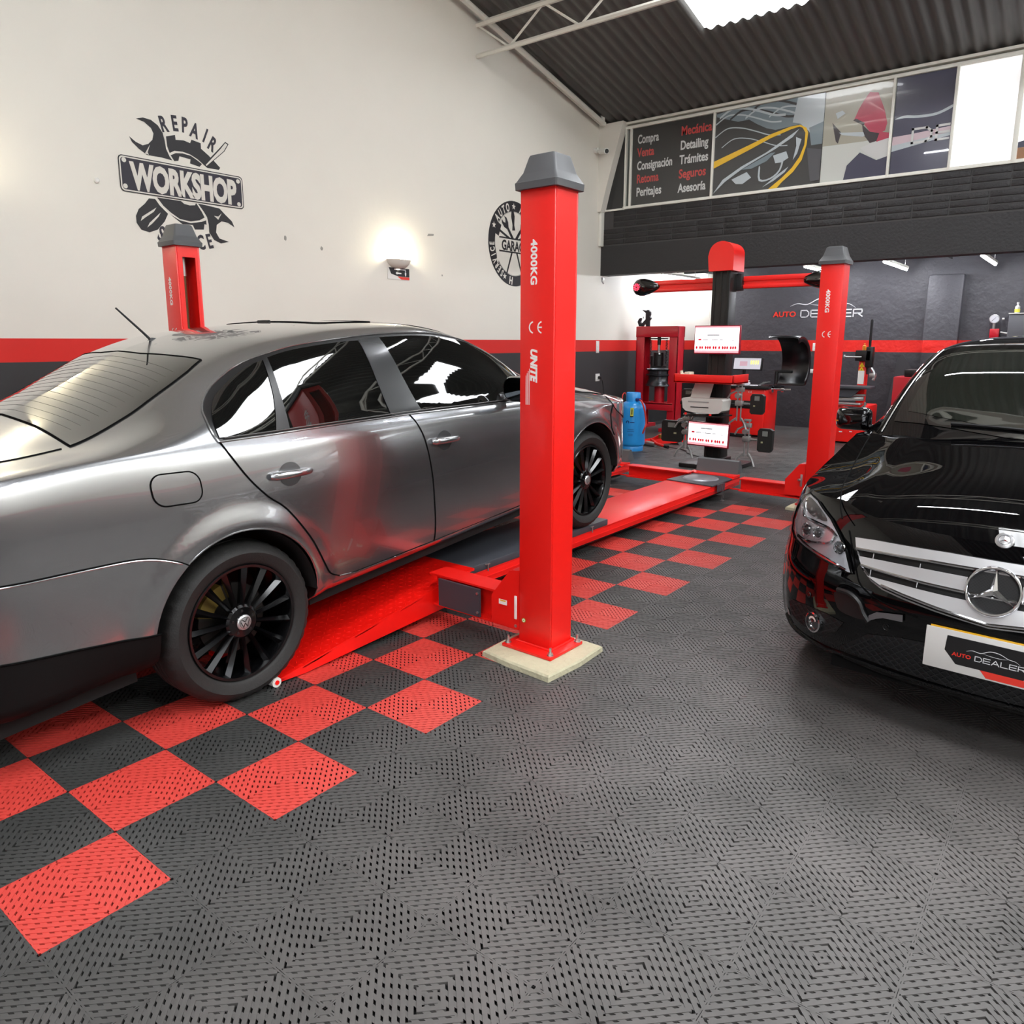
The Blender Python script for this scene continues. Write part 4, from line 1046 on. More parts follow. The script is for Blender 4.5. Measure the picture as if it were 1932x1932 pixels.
        m = MB().use(mat('amber_repeater', (200, 120, 40), .2)).box(1.262, 1.268, s_*.90, s_*.98, 1.05, 1.056); m.build('repeater', mm)
    # ---- front end
    M_mesh = mat('black_grille_mesh', (12, 12, 13), .5); M_slat = mat('satin_silver_slat', (212, 212, 214), .30, .5)
    def sym(h): return h+[(-r, z) for r, z in h[::-1] if abs(r) > 1e-4]
    gr = sym([(0, .732), (.148, .733), (.283, .730), (.404, .727), (.482, .722), (.474, .678), (.440, .620), (.395, .582), (.352, .564), (.273, .549), (.159, .533), (.072, .524), (0, .517)])
    gp = K.panel('grille', gr, 'rz', M_mesh, car, .003, .03, .03); gp['label'] = 'black grille behind silver slats'
    def slat(hi, lo):
        top = [(r, z) for r, z in hi]; bot = [(r, z) for r, z in lo]
        o = top+[(-r, z) for r, z in top[::-1] if r > 1e-4]+[(-r, z) for r, z in bot]+[(r, z) for r, z in bot[::-1] if r > 1e-4]
        s = K.panel('grille_slat', o, 'rz', M_slat, gp, .020, .02, .03)
        m = MB().use(M_chrome); ln = bot[::-1][0:]; ln = [(-r, z+.003) for r, z in bot]+[(r, z+.003) for r, z in bot[::-1] if r > 1e-4]; K.line(m, ln, 'rz', .0055, .021)
        m.use(M_trim)
        for k in range(9):                                     # underside of the slat
            pass
        m.build('slat_edge', s)
        # closing lip back to the mesh
        V = []; F = []
        pts = resample(ln, .03, False)
        for u, z in K.dom(pts, 'rz'):
            a, _ = K.at(u, z-.003, .018); b, _ = K.at(u, z+.004, .003); V += [a, b]
        F = [(2*i, 2*i+2, 2*i+3, 2*i+1) for i in range(len(pts)-1)]
        mesh_obj('slat_underside', V, F, None, [M_trim], s)
    slat([(.478, .716), (.404, .722), (.283, .725), (.148, .728), (0, .727)], [(.466, .676), (.36, .682), (.2, .687), (0, .689)])
    slat([(.449, .655), (.36, .659), (.2, .662), (0, .662)], [(.436, .622), (.34, .617), (.2, .610), (0, .606)])
    slat([(.410, .592), (.30, .590), (.15, .585), (0, .583)], [(.352, .568), (.273, .554), (.159, .538), (.072, .529), (0, .522)])
    m = MB().use(M_chrome)
    ed = [(.470, .676), (.437, .618), (.392, .580), (.350, .562), (.273, .547), (.159, .531), (.072, .522), (0, .515)]
    K.line(m, ed+[(-r, z) for r, z in ed[::-1][1:]], 'rz', .006, .006); m.build('grille_edge', gp)
    for r in (.40, .235, -.235, -.40):
        for z0, z1 in ((.657, .676), (.592, .616)): m = MB().use(M_dchrome); K.line(m, [(r, z0), (r, z1)], 'rz', .0022, .014, h=.01); m.build('grille_rib', gp)
    # star in a ring
    star = MB().use(M_chrome); SP = plane((.014, 0, .637), (0, -1, 0), (.30, 0, .954))
    star.at(SP)
    nR = 48; vs = []; fs = []
    for i in range(nR):
        a = 2*PI*i/nR
        for k in range(10):
            b = 2*PI*k/10; vs.append(((.0795+.0075*math.cos(b))*math.cos(a), (.0795+.0075*math.cos(b))*math.sin(a), .012*math.sin(b)+.004))
    for i in range(nR):
        for k in range(10): fs.append((i*10+k, ((i+1) % nR)*10+k, ((i+1) % nR)*10+(k+1) % 10, i*10+(k+1) % 10))
    star.add(vs, fs)
    for i in range(3):
        star.at(SP @ Matrix.Rotation(2*PI*i/3, 4, 'Z'))
        star.add([(0, 0, .014), (-.0115, .0066, .004), (0, .0745, .008), (.0115, .0066, .004), (0, .0, .004)], [(0, 2, 1), (0, 3, 2), (1, 2, 3)])
        star.add([(0, 0, .014), (.0115, .0066, .004), (0, -.0133, .004)], [(0, 2, 1)]); star.add([(0, 0, .014), (-.0115, .0066, .004), (0, -.0133, .004)], [(0, 1, 2)])
    em = star.build('star_emblem', car, 30); em['label'] = 'chrome three pointed star in a ring'
    m = MB().use(M_mesh).at(SP).lathe([(0, -.004), (.078, -.004), (.082, -.03), (0, -.03)], 40)
    m.use(mat('mesh_ridge', (26, 26, 28), .4))
    for k in range(-9, 10):
        c = k*.0105; w_ = math.sqrt(max(0, .075**2-c*c/2))*1.0
        for sg in (1, -1):
            q = [(-w_*.7071+c*.5*1, -w_*.7071*sg-c*.5*sg*1), (w_*.7071+c*.5, w_*.7071*sg-c*.5*sg)]
            d_ = np.array(q[1])-np.array(q[0]); L_ = np.linalg.norm(d_)
            if L_ < .01: continue
            n_ = np.array([-d_[1], d_[0]])/L_*.0012
            m.flat([tuple(np.array(q[0])+n_), tuple(np.array(q[0])-n_), tuple(np.array(q[1])-n_), tuple(np.array(q[1])+n_)], -.0035)
    m.build('star_backing', em)
    # round badge on the bonnet lip
    p, n_ = K.at(0, .797, .0); BPn = plane(p+n_*.002, (0, -1, 0), (n_[2], 0, -n_[0]))
    m = MB().use(M_emb).at(BPn).lathe([(0, .004), (.023, .004), (.0285, .001), (.029, -.004)], 36); m.use(M_chrome)
    m.lathe([(.0165, .0042), (.0165, .0052), (.018, .0052), (.018, .0042)], 30, False)
    for i in range(3):
        m.at(BPn @ Matrix.Rotation(2*PI*i/3, 4, 'Z')).add([(0, 0, .0065), (-.003, .0017, .0042), (0, .0165, .0045), (.003, .0017, .0042)], [(0, 2, 1), (0, 3, 2)])
    m.at(BPn).use(mat('badge_blue_grey', (120, 122, 128), .3)).flat(ring_poly(0, 0, .019, .0205, 30), .0043)
    m.build('bonnet_badge', car)
    # headlights
    hl = [(.748, .817), (.690, .805), (.603, .758), (.554, .714), (.514, .667), (.474, .585), (.490, .582), (.549, .593), (.632, .606), (.701, .618), (.770, .632), (.803, .655), (.813, .695), (.805, .755), (.780, .800)]
    M_refl = mat('lamp_reflector_and_glint', (240, 240, 240), .22, .5); M_hb = mat('lamp_housing', (226, 227, 228), .3, .15); M_dl = mat('dark_projector_glass', (46, 46, 48), .06, .3, coat=1.); M_lens = tinted('clear_lamp_cover', (245, 246, 250), .92)
    for s_ in (1, -1):
        h_ = K.panel('headlight', hl, 'rz', M_hb, car, -.001 if 0 else .002, .025, .02, s_)
        K.panel('lamp_bowl', spline([(.755, .700), (.745, .718), (.690, .722), (.600, .712), (.580, .700), (.590, .675), (.640, .662), (.709, .652), (.745, .662)], 3, True), 'rz', M_refl, h_, .006, .02, .015, s_)
        m = MB().use(M_chrome); K.line(m, spline([(.752, .650), (.709, .645), (.640, .655), (.585, .672), (.570, .70)], 4), 'rz', .007, .010, s_); K.line(m, spline([(.770, .780), (.745, .735), (.690, .730), (.600, .722), (.560, .700)], 4), 'rz', .006, .008, s_)
        K.line(m, spline([(.80, .70), (.775, .66), (.70, .630), (.60, .612), (.50, .590)], 4), 'rz', .005, .006, s_); m.build('lamp_bezel', h_)
        for (r, z, ra) in ((.712, .686, .030), (.650, .690, .026), (.540, .665, .026)):
            p, n2 = K.at(Wp.u_of_r(r, z), z, .008); T_ = plane(p*[1, s_, 1], np.cross((0, 0, 1), n2*[1, s_, 1]), (0, 0, 1))
            m = MB().use(M_chrome).at(T_).lathe([(ra*.75, -.002), (ra, .006), (ra*1.08, .002)], 28, False); m.use(M_dl).lathe([(0, .014), (ra*.35, .012), (ra*.62, .005), (ra*.78, -.002)], 24, False); m.build('projector', h_, 50)
        K.panel('indicator_lens', spline([(.755, .805), (.700, .795), (.640, .765), (.625, .745), (.70, .745), (.765, .77)], 3, True), 'rz', mat('ribbed_grey_lens', (150, 148, 144), .2, .6), h_, .005, .02, .02, s_)
        K.panel('lamp_cover', hl, 'rz', M_lens, h_, .022, .03, .02, s_)
        m = MB().use(M_seam); K.line(m, hl, 'rz', .004, .010, s_, closed=True, h=.02); m.build('lamp_seal', h_)
        # fog lamp in its mesh
        fm = [(.772, .362), (.751, .377), (.660, .395), (.562, .398), (.484, .388), (.513, .338), (.592, .301), (.676, .292), (.730, .300), (.765, .320)]
        f_ = K.panel('fog_lamp_surround', fm, 'rz', M_mesh, car, .002, .03, .03, s_)
        m = MB().use(mat('mesh_ridge', (26, 26, 28), .4))
        for sl in (1, -1):
            for k in range(-6, 30):
                seg = [(.47+.0125*j, .28+.026*k+sl*.0085*j-(.0 if sl > 0 else 0)) for j in range(26)]
                ins = pip(np.array(seg), fm); run = [q for q, i_ in zip(seg, ins) if i_]
                if len(run) > 1: K.line(m, [run[0], run[-1]], 'rz', .0022, .003, s_, h=.03, n=4)
        m.build('mesh_ridges', f_)
        p, n2 = K.at(Wp.u_of_r(.612, .342), .342, .010); T_ = plane(p*[1, s_, 1], np.cross((0, 0, 1), n2*[1, s_, 1]), (0, 0, 1))
        m = MB().use(M_chrome).at(T_).lathe([(.034, -.004), (.036, .008), (.042, .006), (.042, -.006)], 32, False); m.use(M_blk).lathe([(0, -.004), (.034, -.002)], 24, False); m.use(mat('fog_glass', (60, 60, 62), .06, .4, coat=1.)).lathe([(0, .006), (.026, .001), (.032, -.003)], 24, False); m.use(M_refl).flat(arc(0, .004, .022, 20, 160, 8)+arc(0, .001, .016, 160, 20, 8), .008); m.build('fog_lamp', f_, 50)  # pale arc over the glass is a painted reflection
        # black corner duct and loose bright fin
        K.panel('bumper_duct', spline([(.534, .496), (.495, .504), (.450, .498), (.417, .461), (.401, .434), (.425, .424), (.501, .430), (.526, .462)], 3, True), 'rz', M_trim, car, .003, .02, .02, s_)
        m = MB().use(M_blk); K.line(m, spline([(.52, .512), (.47, .512), (.43, .490), (.41, .455), (.385, .425)], 4), 'rz', .010, .006, s_, h=.02); m.build('duct_edge', car)
        if s_ > 0:
            K.panel('bright_fin', [(.384, .452), (.356, .474), (.265, .489), (.263, .463), (.332, .458), (.356, .448), (.384, .430)], 'rz', mat('dull_silver_fin', (120, 122, 125), .25, .6), car, .012, .02, .02, s_)
            K.panel('corner_reflector', [(.798, .312), (.778, .310), (.765, .290), (.785, .286)], 'rz', mat('grey_reflector', (150, 150, 150), .3), car, .003, .02, .02, s_)
        for r, z in ((.653, .443), (.321, .424)):
            p, n2 = K.at(Wp.u_of_r(r, z), z, .002); T_ = plane(p*[1, s_, 1], np.cross((0, 0, 1), n2*[1, s_, 1]), (0, 0, 1))
            MB().use(M_trim).at(T_).lathe([(.010, .001), (.011, .002), (.012, .0)], 20, False).use(BP).lathe([(0, .001), (.009, .001)], 16, False).build('parking_sensor', car)
    # lower mesh and lip
    lm = sym([(0, .412), (.185, .406), (.277, .398), (.385, .376), (.458, .314), (.502, .276), (.42, .272), (.317, .268), (.175, .262), (0, .258)])
    l_ = K.panel('lower_grille', lm, 'rz', M_mesh, car, .002, .03, .03)
    m = MB().use(mat('mesh_ridge', (26, 26, 28), .4))
    for sl in (1, -1):
        for k in range(-16, 30):
            seg = [(-.51+.0125*j, .10+.026*k+sl*.0105*(j-41)) for j in range(83)]
            ins = pip(np.array(seg), lm); run = [q for q, i_ in zip(seg, ins) if i_]
            if len(run) > 1: K.line(m, [run[0], run[-1]], 'rz', .003, .004, h=.04, n=4)
    m.build('mesh_ridges', l_)
    m = MB().use(BP); lp = [(.80, .275), (.76, .252), (.718, .243), (.652, .240), (.549, .240), (.512, .248), (.40, .252), (.173, .248), (0, .248)]
    K.line(m, lp+[(-r, z) for r, z in lp[::-1][1:]], 'rz', .009, .002, h=.03); m.build('front_lip', car)
    for s_ in (1, -1): m = MB().use(M_seam); K.line(m, spline([(.52, .735), (.50, .69), (.462, .60), (.43, .55), (.35, .515), (.22, .492)], 4), 'rz', .0025, .001, s_); m.build('bumper_gap', car)
    # dealer plate over the number plate
    PT = plane((-.014, .183, .331), (0, -1, 0), (.02, 0, 1))
    m = MB().use(mat('white_plate', (216, 214, 210), .4)).at(PT).box(0, .366, 0, .148, -.006, 0, .002)
    pl = m.build('dealer_plate', car); pl['label'] = 'white plate with black panel and red corner'
    m = MB().use(mat('yellow_plate', (232, 176, 30), .4)).at(PT).box(.012, .354, .142, .153, -.010, -.004, .001).build('number_plate', pl)
    m = MB().use(mat('plate_black', (28, 27, 28), .3)).at(PT).prism([(.068, .128), (.064, .074), (.102, .030), (.30, .030), (.352, .06), (.352, .128)], 0, .0006); m.build('plate_panel', pl)
    m = MB().use(mat('plate_red', (226, 58, 44), .35)).at(PT).prism([(.176, .030), (.196, .006), (.356, .006), (.356, .060), (.352, .060), (.335, .030)], 0, .0007); m.build('plate_red_corner', pl)
    dealer_logo(pl, PT @ Matrix.Translation((.088, .060, .0008)), .215)
    return car
def dealer_logo(parent, Mx, w):
    """AUTO (red) DEALER (white) with a car outline swoosh above, w = total width"""
    M_lr = mat('logo_red', (228, 52, 36), .4); M_lw = mat('logo_white', (226, 226, 228), .4)
    k = w/.215; B = Mx @ Matrix.Scale(k, 4)
    m = MB().use(M_lr).at(B); a = m.text('AUTO', .0135, 1.12, .02, 1.0); o1 = m.build('logo_word', parent)
    m = MB().use(M_lw).at(B @ Matrix.Translation((.070, -.0015, 0)))
    x = 0                                                     # wide squared capitals
    def strokes(ss):
        for p, q in ss:
            p, q = np.array(p, float), np.array(q, float); d = q-p; L = np.linalg.norm(d); n = np.array([-d[1], d[0]])/L*.0013; e = d/L*.0013
            m.flat([tuple(p+n-e), tuple(p-n-e), tuple(q-n+e), tuple(q+n+e)], .0004)
    W, H = .0195, .0165
    L = {'D': [((0, 0), (0, H)), ((0, H), (.014, H)), ((.014, H), (W, H-.005)), ((W, H-.005), (W, .005)), ((W, .005), (.014, 0)), ((.014, 0), (0, 0))],
         'E': [((0, 0), (0, H)), ((0, H), (W, H)), ((0, H/2), (W*.95, H/2)), ((0, 0), (W, 0))],
         'A': [((0, 0), (W*.55, H)), ((W*.55, H), (W*1.1, 0)), ((W*.35, H*.3), (W*.8, H*.3))],
         'L': [((0, H), (0, 0)), ((0, 0), (W, 0))],
         'R': [((0, 0), (0, H)), ((0, H), (W, H)), ((W, H), (W, H*.45)), ((W, H*.45), (0, H*.45)), ((W*.5, H*.45), (W*1.05, 0))]}
    for c in 'DEALER':
        strokes([((p[0]+x, p[1]), (q[0]+x, q[1])) for p, q in L[c]]); x += W+.0052+(.002 if c == 'A' else 0)
    m.build('logo_word', parent)
    m = MB().use(M_lw).at(B)
    up = spline([(.042, .026), (.060, .033), (.085, .031), (.112, .044), (.140, .043), (.165, .032), (.185, .029), (.200, .019)], 5)
    lo = spline([(.042, .0255), (.060, .0312), (.085, .0288), (.112, .0415), (.140, .0405), (.165, .0300), (.185, .0275), (.200, .0185)], 5)
    m.flat(up+lo[::-1], .0004)
    m.flat(spline([(.090, .030), (.12, .027), (.150, .027), (.168, .0315), (.150, .0258), (.12, .0255)], 4, True), .0004)
    m.build('logo_swoosh', parent)
hatch = build_hatch()
# ------------------------------------------------------------------ wall graphics, lamps, posters
M_ink = mat('charcoal_wall_vinyl', (36, 35, 38), .6); M_cut = mat('cream_wall_cutout', (214, 210, 200), .55); M_navy = mat('dark_violet_vinyl', (42, 39, 50), .6)
WP = plane((0, WY-.001, 0), (1, 0, 0), (0, 0, 1))          # local x = world x, y = height, facing the room
WPl = Matrix(((1, 0, 0, 0), (0, 0, -1, WY-.001), (0, 1, 0, 0), (0, 0, 0, 1)))
def wl(poly, m, mb, lay=0, lift_=.0006): mb.use(m).at(WPl).flat(poly, .0006+lay*lift_)
def letter(mb, m, ch, cx, cy, ang, h, ws=.6, bold=.03, lay=3):
    mb.use(m).at(WPl @ Matrix.Translation((cx, cy, 0)) @ Matrix.Rotation(math.radians(ang), 4, 'Z') @ Matrix.Translation((0, -h/2, 0)))
    mb.text(ch, h, ws, bold, 1, 0, .0006+lay*.0006, 'CENTER')
em = thing('wall_emblem', 'large dark repair workshop emblem with crossed wrenches painted on the cream wall', 'wall sign', (1.85, WY-.001, 2.81))
EI = Matrix.Translation((-1.85, -(WY-.001), -2.81))
def part(mb, name, parent, off=None, label=None):
    o = mb.build(name, parent); 
    if off is not None: o.data.transform(off)
    if label: o['label'] = label
    return o
wrench = [(1.465,3.258),(1.524,3.279),(1.592,3.275),(1.648,3.244),(1.685,3.192),(1.698,3.134),(1.704,3.07),(1.729,3.014),(1.751,2.984),(1.661,2.991),(1.532,2.989),(1.466,3.026),(1.414,3.069),(1.395,3.109),(1.448,3.075),(1.503,3.059),(1.551,3.079),(1.59,3.119),(1.604,3.17),(1.586,3.21),(1.532,3.246)]
gear = [(1.712,3.17),(1.794,3.197),(1.797,3.159),(1.872,3.168),(1.928,3.157),(1.943,3.188),(2.028,3.176),(2.028,3.13),(2.096,3.086),(2.146,3.048),(2.203,3.0),(2.188,2.98),(2.074,2.978),(1.988,3.035),(1.92,3.063),(1.851,3.073),(1.777,3.066),(1.733,3.041),(1.716,3.092)]
gear2 = [(1.74,3.024),(1.788,3.05),(1.85,3.059),(1.925,3.053),(1.987,3.024),(2.026,3.002),(2.002,2.975),(1.913,2.987),(1.92,3.022),(1.82,3.03),(1.807,2.991),(1.770,2.982)]
handle = [(1.517,2.642),(1.571,2.645),(1.608,2.596),(1.675,2.538),(1.639,2.471),(1.572,2.396),(1.498,2.366),(1.429,2.38),(1.394,2.431),(1.393,2.486),(1.421,2.544),(1.478,2.595)]
slits = [[(1.43,2.45),(1.445,2.487),(1.576,2.577),(1.549,2.538),(1.474,2.485)], [(1.481,2.403),(1.505,2.444),(1.609,2.54),(1.588,2.504),(1.528,2.441)], [(1.515,2.997),(1.565,3.076),(1.540,3.011),(1.549,2.993)], [(2.108,2.574),(2.149,2.573),(2.186,2.607),(2.147,2.545)]]
gearlow = [(1.589,2.660),(1.777,2.660),(1.945,2.660),(1.99,2.595),(2.015,2.549),(1.964,2.519),(1.879,2.499),(1.778,2.508),(1.701,2.552),(1.638,2.6)]
gearlow2 = [(1.694,2.536),(1.777,2.497),(1.877,2.485),(1.983,2.508),(2.027,2.526),(2.028,2.488),(2.008,2.491),(1.998,2.443),(1.912,2.434),(1.896,2.472),(1.799,2.467)]
wrench2 = [(1.960,2.660),(2.06,2.655),(2.168,2.645),(2.22,2.6),(2.285,2.548),(2.309,2.496),(2.242,2.53),(2.18,2.535),(2.129,2.499),(2.117,2.432),(2.147,2.382),(2.243,2.361),(2.158,2.34),(2.091,2.364),(2.049,2.424),(2.049,2.495),(2.039,2.553),(2.007,2.602)]
driver = [(2.04,2.998),(2.21,3.17),(2.269,3.233),(2.302,3.219),(2.256,3.149),(2.068,2.986)]
for p, g_ in ((wrench, slits[2]), (wrench2, slits[3])): mb = MB(); wl(p, M_ink, mb); wl(g_, M_cut, mb, 2); part(mb, 'wrench', em, EI)
for p in (gear, gear2, gearlow): mb = MB(); wl(p, M_ink, mb); part(mb, 'gear_arc', em, EI)
mb = MB(); wl(gearlow2, M_ink, mb)
wl([(1.80, 2.66), (1.83, 2.640), (1.88, 2.634), (1.93, 2.642), (1.94, 2.66)], M_cut, mb, 1)
part(mb, 'gear_arc', em, EI)
mb = MB(); wl(handle, M_ink, mb, 1)
for p in slits[:2]: wl(p, M_cut, mb, 2)
part(mb, 'grip', em, EI); mb = MB()
wl(driver, M_ink, mb, 3)
inn = [(2.058, 2.998), (2.215, 3.160), (2.268, 3.222), (2.290, 3.213), (2.248, 3.150), (2.070, 2.995)]; wl(inn, M_cut, mb, 4)
part(mb, 'screwdriver', em, EI)
mb = MB()
wl(rrect(1.285, 2.668, 2.42, 2.955, .035), M_ink, mb, 5); wl(rrect(1.293, 2.676, 2.412, 2.947, .03), M_cut, mb, 6); wl(rrect(1.303, 2.686, 2.402, 2.937, .026), M_navy, mb, 7)
for x, z in ((1.332, 2.916), (1.326, 2.712), (2.372, 2.910), (2.368, 2.708)): wl(ring_poly(x, z, .015, .019, 20), M_cut, mb, 8)
part(mb, 'name_plate', em, EI)
mb = MB().use(M_cut).at(WPl @ Matrix.Translation((1.385, 2.708, 0))); wd = glyphs('WORKSHOP', .05, .97)[2]*.205/.729
mb.text('WORKSHOP', .205, .965/wd, .05, .97, 0, .0062); part(mb, 'lettering', em, EI)
mb = MB()
for ch, x, z, a in zip('REPAIR', (1.698, 1.797, 1.889, 1.982, 2.077, 2.145), (3.270, 3.296, 3.299, 3.274, 3.253, 3.192), (14, 6, -3, -14, -24, -30)): letter(mb, M_navy, ch, x, z, a, .125, .62)
for ch, x, z, a in zip('SERVICE', (1.600, 1.665, 1.735, 1.805, 1.875, 1.960, 2.043), (2.372, 2.34, 2.32, 2.312, 2.313, 2.333, 2.352), (-18, -12, -6, 0, 5, 10, 14)): letter(mb, M_navy, ch, x, z, a, .125, .60)
part(mb, 'lettering', em, EI)
# round garage emblem
gm = thing('wall_emblem', 'round black and cream garage emblem on the wall, half hidden behind the foreground red post', 'wall sign', (6.55, WY-.001, 2.755))
GI = Matrix.Translation((-6.55, -(WY-.001), -2.755)); gx, gz, gr = 6.55, 2.755, .555
mb = MB(); wl(arc(gx, gz, gr, 0, 359, 60), M_ink, mb); wl(arc(gx, gz, gr*.74, 0, 359, 60), M_cut, mb, 1); wl(ring_poly(gx, gz, gr*.745, gr*.755, 60, 0, 359.9), M_cut, mb, 2); part(mb, 'disc', gm, GI)
mb = MB()
def ringtext(txt, a0, a1, r, h, flip=False):
    for i, ch in enumerate(txt):
        a = math.radians(a0+(a1-a0)*i/max(1, len(txt)-1)); letter(mb, M_cut, ch, gx+r*math.cos(a), gz+r*math.sin(a), math.degrees(a)-90+(180 if flip else 0), h, .62, .03, 3)
ringtext('AUTO', 140, 108, gr*.87, .105); ringtext('AUTO', 72, 40, gr*.87, .105)
ringtext('SERVICE', 236, 184, gr*.87, .095); letter(mb, M_cut, 'H', gx+gr*.87*math.cos(math.radians(261)), gz+gr*.87*math.sin(math.radians(261)), -9, .10, .8); ringtext('SERVICE', -4, -56, gr*.87, .095)
for a in (155, 92, 25, 244, 296):
    a = math.radians(a); q = []
    for k in range(10): rr = (.045 if k % 2 == 0 else .019); b = PI/2+k*PI/5; q.append((gx+gr*.87*math.cos(a)+rr*math.cos(b), gz+gr*.87*math.sin(a)+rr*math.sin(b)))
    wl(q, M_cut, mb, 3)
part(mb, 'lettering', gm, GI)
mb = MB()
def tool(poly, ang): wl([(gx+x, gz+.02+y) for x, y in tf(poly, ang, 0, 0, 1.12, 1.12)], M_ink, mb, 3)
spanner = [(-.022, 0), (.022, 0), (.018, .20), (.05, .25), (.055, .31), (.03, .35), (.022, .30), (0, .275), (-.022, .30), (-.03, .35), (-.055, .31), (-.05, .25), (-.018, .20)]
hammer = [(-.014, 0), (.014, 0), (.014, .30), (.07, .30), (.07, .38), (-.07, .38), (-.07, .30), (-.014, .30)]
drv = [(-.03, .14), (.03, .14), (.018, .20), (.035, .30), (.02, .37), (-.02, .37), (-.035, .30), (-.018, .20)]
tool(spanner, 40); tool(spanner, -40); tool(hammer, 68); tool(hammer, -68); tool(drv, 6); tool([(-.012, -.40), (.012, -.40), (.014, -.10), (-.014, -.10)], -22); tool([(-.012, -.40), (.012, -.40), (.014, -.10), (-.014, -.10)], 22)
wl([(gx-.33, gz+.055), (gx+.33, gz+.055), (gx+.33, gz+.075), (gx-.33, gz+.075)], M_ink, mb, 4); wl([(gx-.33, gz-.12), (gx+.33, gz-.12), (gx+.33, gz-.10), (gx-.33, gz-.10)], M_ink, mb, 4); wl([(gx-.34, gz-.10), (gx+.34, gz-.10), (gx+.34, gz+.055), (gx-.34, gz+.055)], M_cut, mb, 5)
wl(rrect(gx-.38, gz-.26, gx-.345, gz+.06, .015), M_cut, mb, 5); part(mb, 'tools', gm, GI)
mb = MB().use(M_ink).at(WPl @ Matrix.Translation((gx, gz-.090, 0))); mb.text('GARAGE', .13, .80, .035, 1, 0, .005, 'CENTER'); part(mb, 'lettering', gm, GI)
# up-light lamp, its direction sign and another lamp just left of the frame
M_shade = mat('white_plaster_shade', (225, 222, 212), .6); M_bulb = mat('warm_white_bulb', (255, 244, 214), .5, emit=150.)
def sconce(x, z, label, sc=1.):
    o = thing('wall_lamp', label, 'lamp', (x, WY, z), 0)
    mb = MB().use(M_shade); n = 20; vs = []; fs = []
    prof = [(.03, -.06), (.10, -.045), (.15, -.01), (.172, .035), (.165, .037), (.142, -.003), (.09, -.035)]
    k = len(prof)
    for i in range(n+1):
        a = PI+PI*i/n
        for r, h in prof: vs.append((r*math.cos(a), r*math.sin(a)*.75, h))
    for i in range(n):
        for q in range(k-1): fs.append((i*k+q, (i+1)*k+q, (i+1)*k+q+1, i*k+q+1))
    mb.add(vs, fs); sh = mb.build('lamp_shade', o, 60)
    b = MB().use(M_bulb).at(Matrix.Translation((0, -.09, .10))).lathe([(0, -.08), (.02, -.07), (.04, -.02), (.044, .015), (.03, .05), (0, .062)], 20).build('bulb', o, 80)
    return o
sconce(4.37, 2.335, 'white half bowl up-light glowing on the cream wall above a small direction sign')
sconce(-.03, 2.60, 'white half bowl up-light on the cream wall at the left edge')
sg = thing('direction_sign', 'small white, black and red restroom arrow sign under the wall lamp', 'sign', (4.38, WY-.002, 2.215))
SI = Matrix.Translation((-4.38, -(WY-.002), -2.215))
mb = MB().use(mat('white_sign', (226, 224, 218), .5)).at(WPl).box(4.21, 4.55, 2.155, 2.285, 0, .004); part(mb, 'board', sg, SI)
mb = MB(); wl([(4.225, 2.283), (4.548, 2.283), (4.548, 2.19), (4.37, 2.19), (4.30, 2.205), (4.26, 2.215)], M_ink, mb, 7); wl([(4.36, 2.188), (4.548, 2.188), (4.548, 2.158), (4.42, 2.158)], mat('logo_red', (228, 52, 36), .4), mb, 7)
part(mb, 'colour_panel', sg, SI)
Mw = mat('logo_white', (226, 226, 228), .4); mb = MB(); wl([(4.33, 2.225), (4.355, 2.242), (4.355, 2.232), (4.42, 2.232), (4.42, 2.218), (4.355, 2.218), (4.355, 2.208)], Mw, mb, 9)
wl(arc(4.485, 2.248, .009, 0, 350, 12), Mw, mb, 9); wl([(4.475, 2.237), (4.496, 2.237), (4.496, 2.215), (4.490, 2.198), (4.480, 2.198), (4.475, 2.215)], Mw, mb, 9); wl([(4.31, 2.262), (4.49, 2.262), (4.49, 2.273), (4.31, 2.273)], Mw, mb, 9)
part(mb, 'arrow_and_figure', sg, SI)
# small plugs, marks and fittings
tag(MB().use(mat('white_plastic', (226, 225, 220), .4)).at(Matrix.Translation((1.10, WY, 2.72)) @ Matrix.Rotation(PI/2, 4, 'X')).lathe([(.022, 0), (.022, .012), (.012, .02), (0, .02)], 16).build('wall_plug'), 'small white round knob on the cream wall left of the workshop emblem', 'wall fitting')
mb = MB().use(mat('grey_filler', (150, 148, 140), .8)).at(WPl)
for x, z, a in ((2.86, 2.46, .022), (3.30, 2.40, .020)): mb.flat([(x+a*math.cos(t)*random.uniform(.6, 1), z+a*1.4*math.sin(t)*random.uniform(.6, 1)) for t in np.linspace(0, 2*PI, 11)[:-1]], .0008)
mb.flat([(4.86, 2.685), (4.97, 2.70), (4.975, 2.722), (4.88, 2.715)], .0008); mb.flat([(5.10, 2.24), (5.12, 2.24), (5.12, 2.26), (5.10, 2.26)], .0008)
tag(mb.build('trim_4'), kind='structure')
cm = thing('security_camera', 'small white bullet security camera high on the wall near the mezzanine window', 'camera', (8.55, WY, 4.27))
MB().use(mat('white_plastic', (226, 225, 220), .4)).cyl((0, -.005, .05), (0, -.05, .04), .04, n=16).cyl((0, -.05, .04), (-.02, -.12, .02), .015, n=10).build('bracket', cm)
b = MB().use(mat('white_plastic', (226, 225, 220), .4)).cyl((.04, -.08, .03), (-.08, -.26, -.01), .042, n=20).build('body', cm)
MB().use(M_blk).cyl((-.08, -.26, -.01), (-.083, -.265, -.011), .032, n=20).build('lens', b)
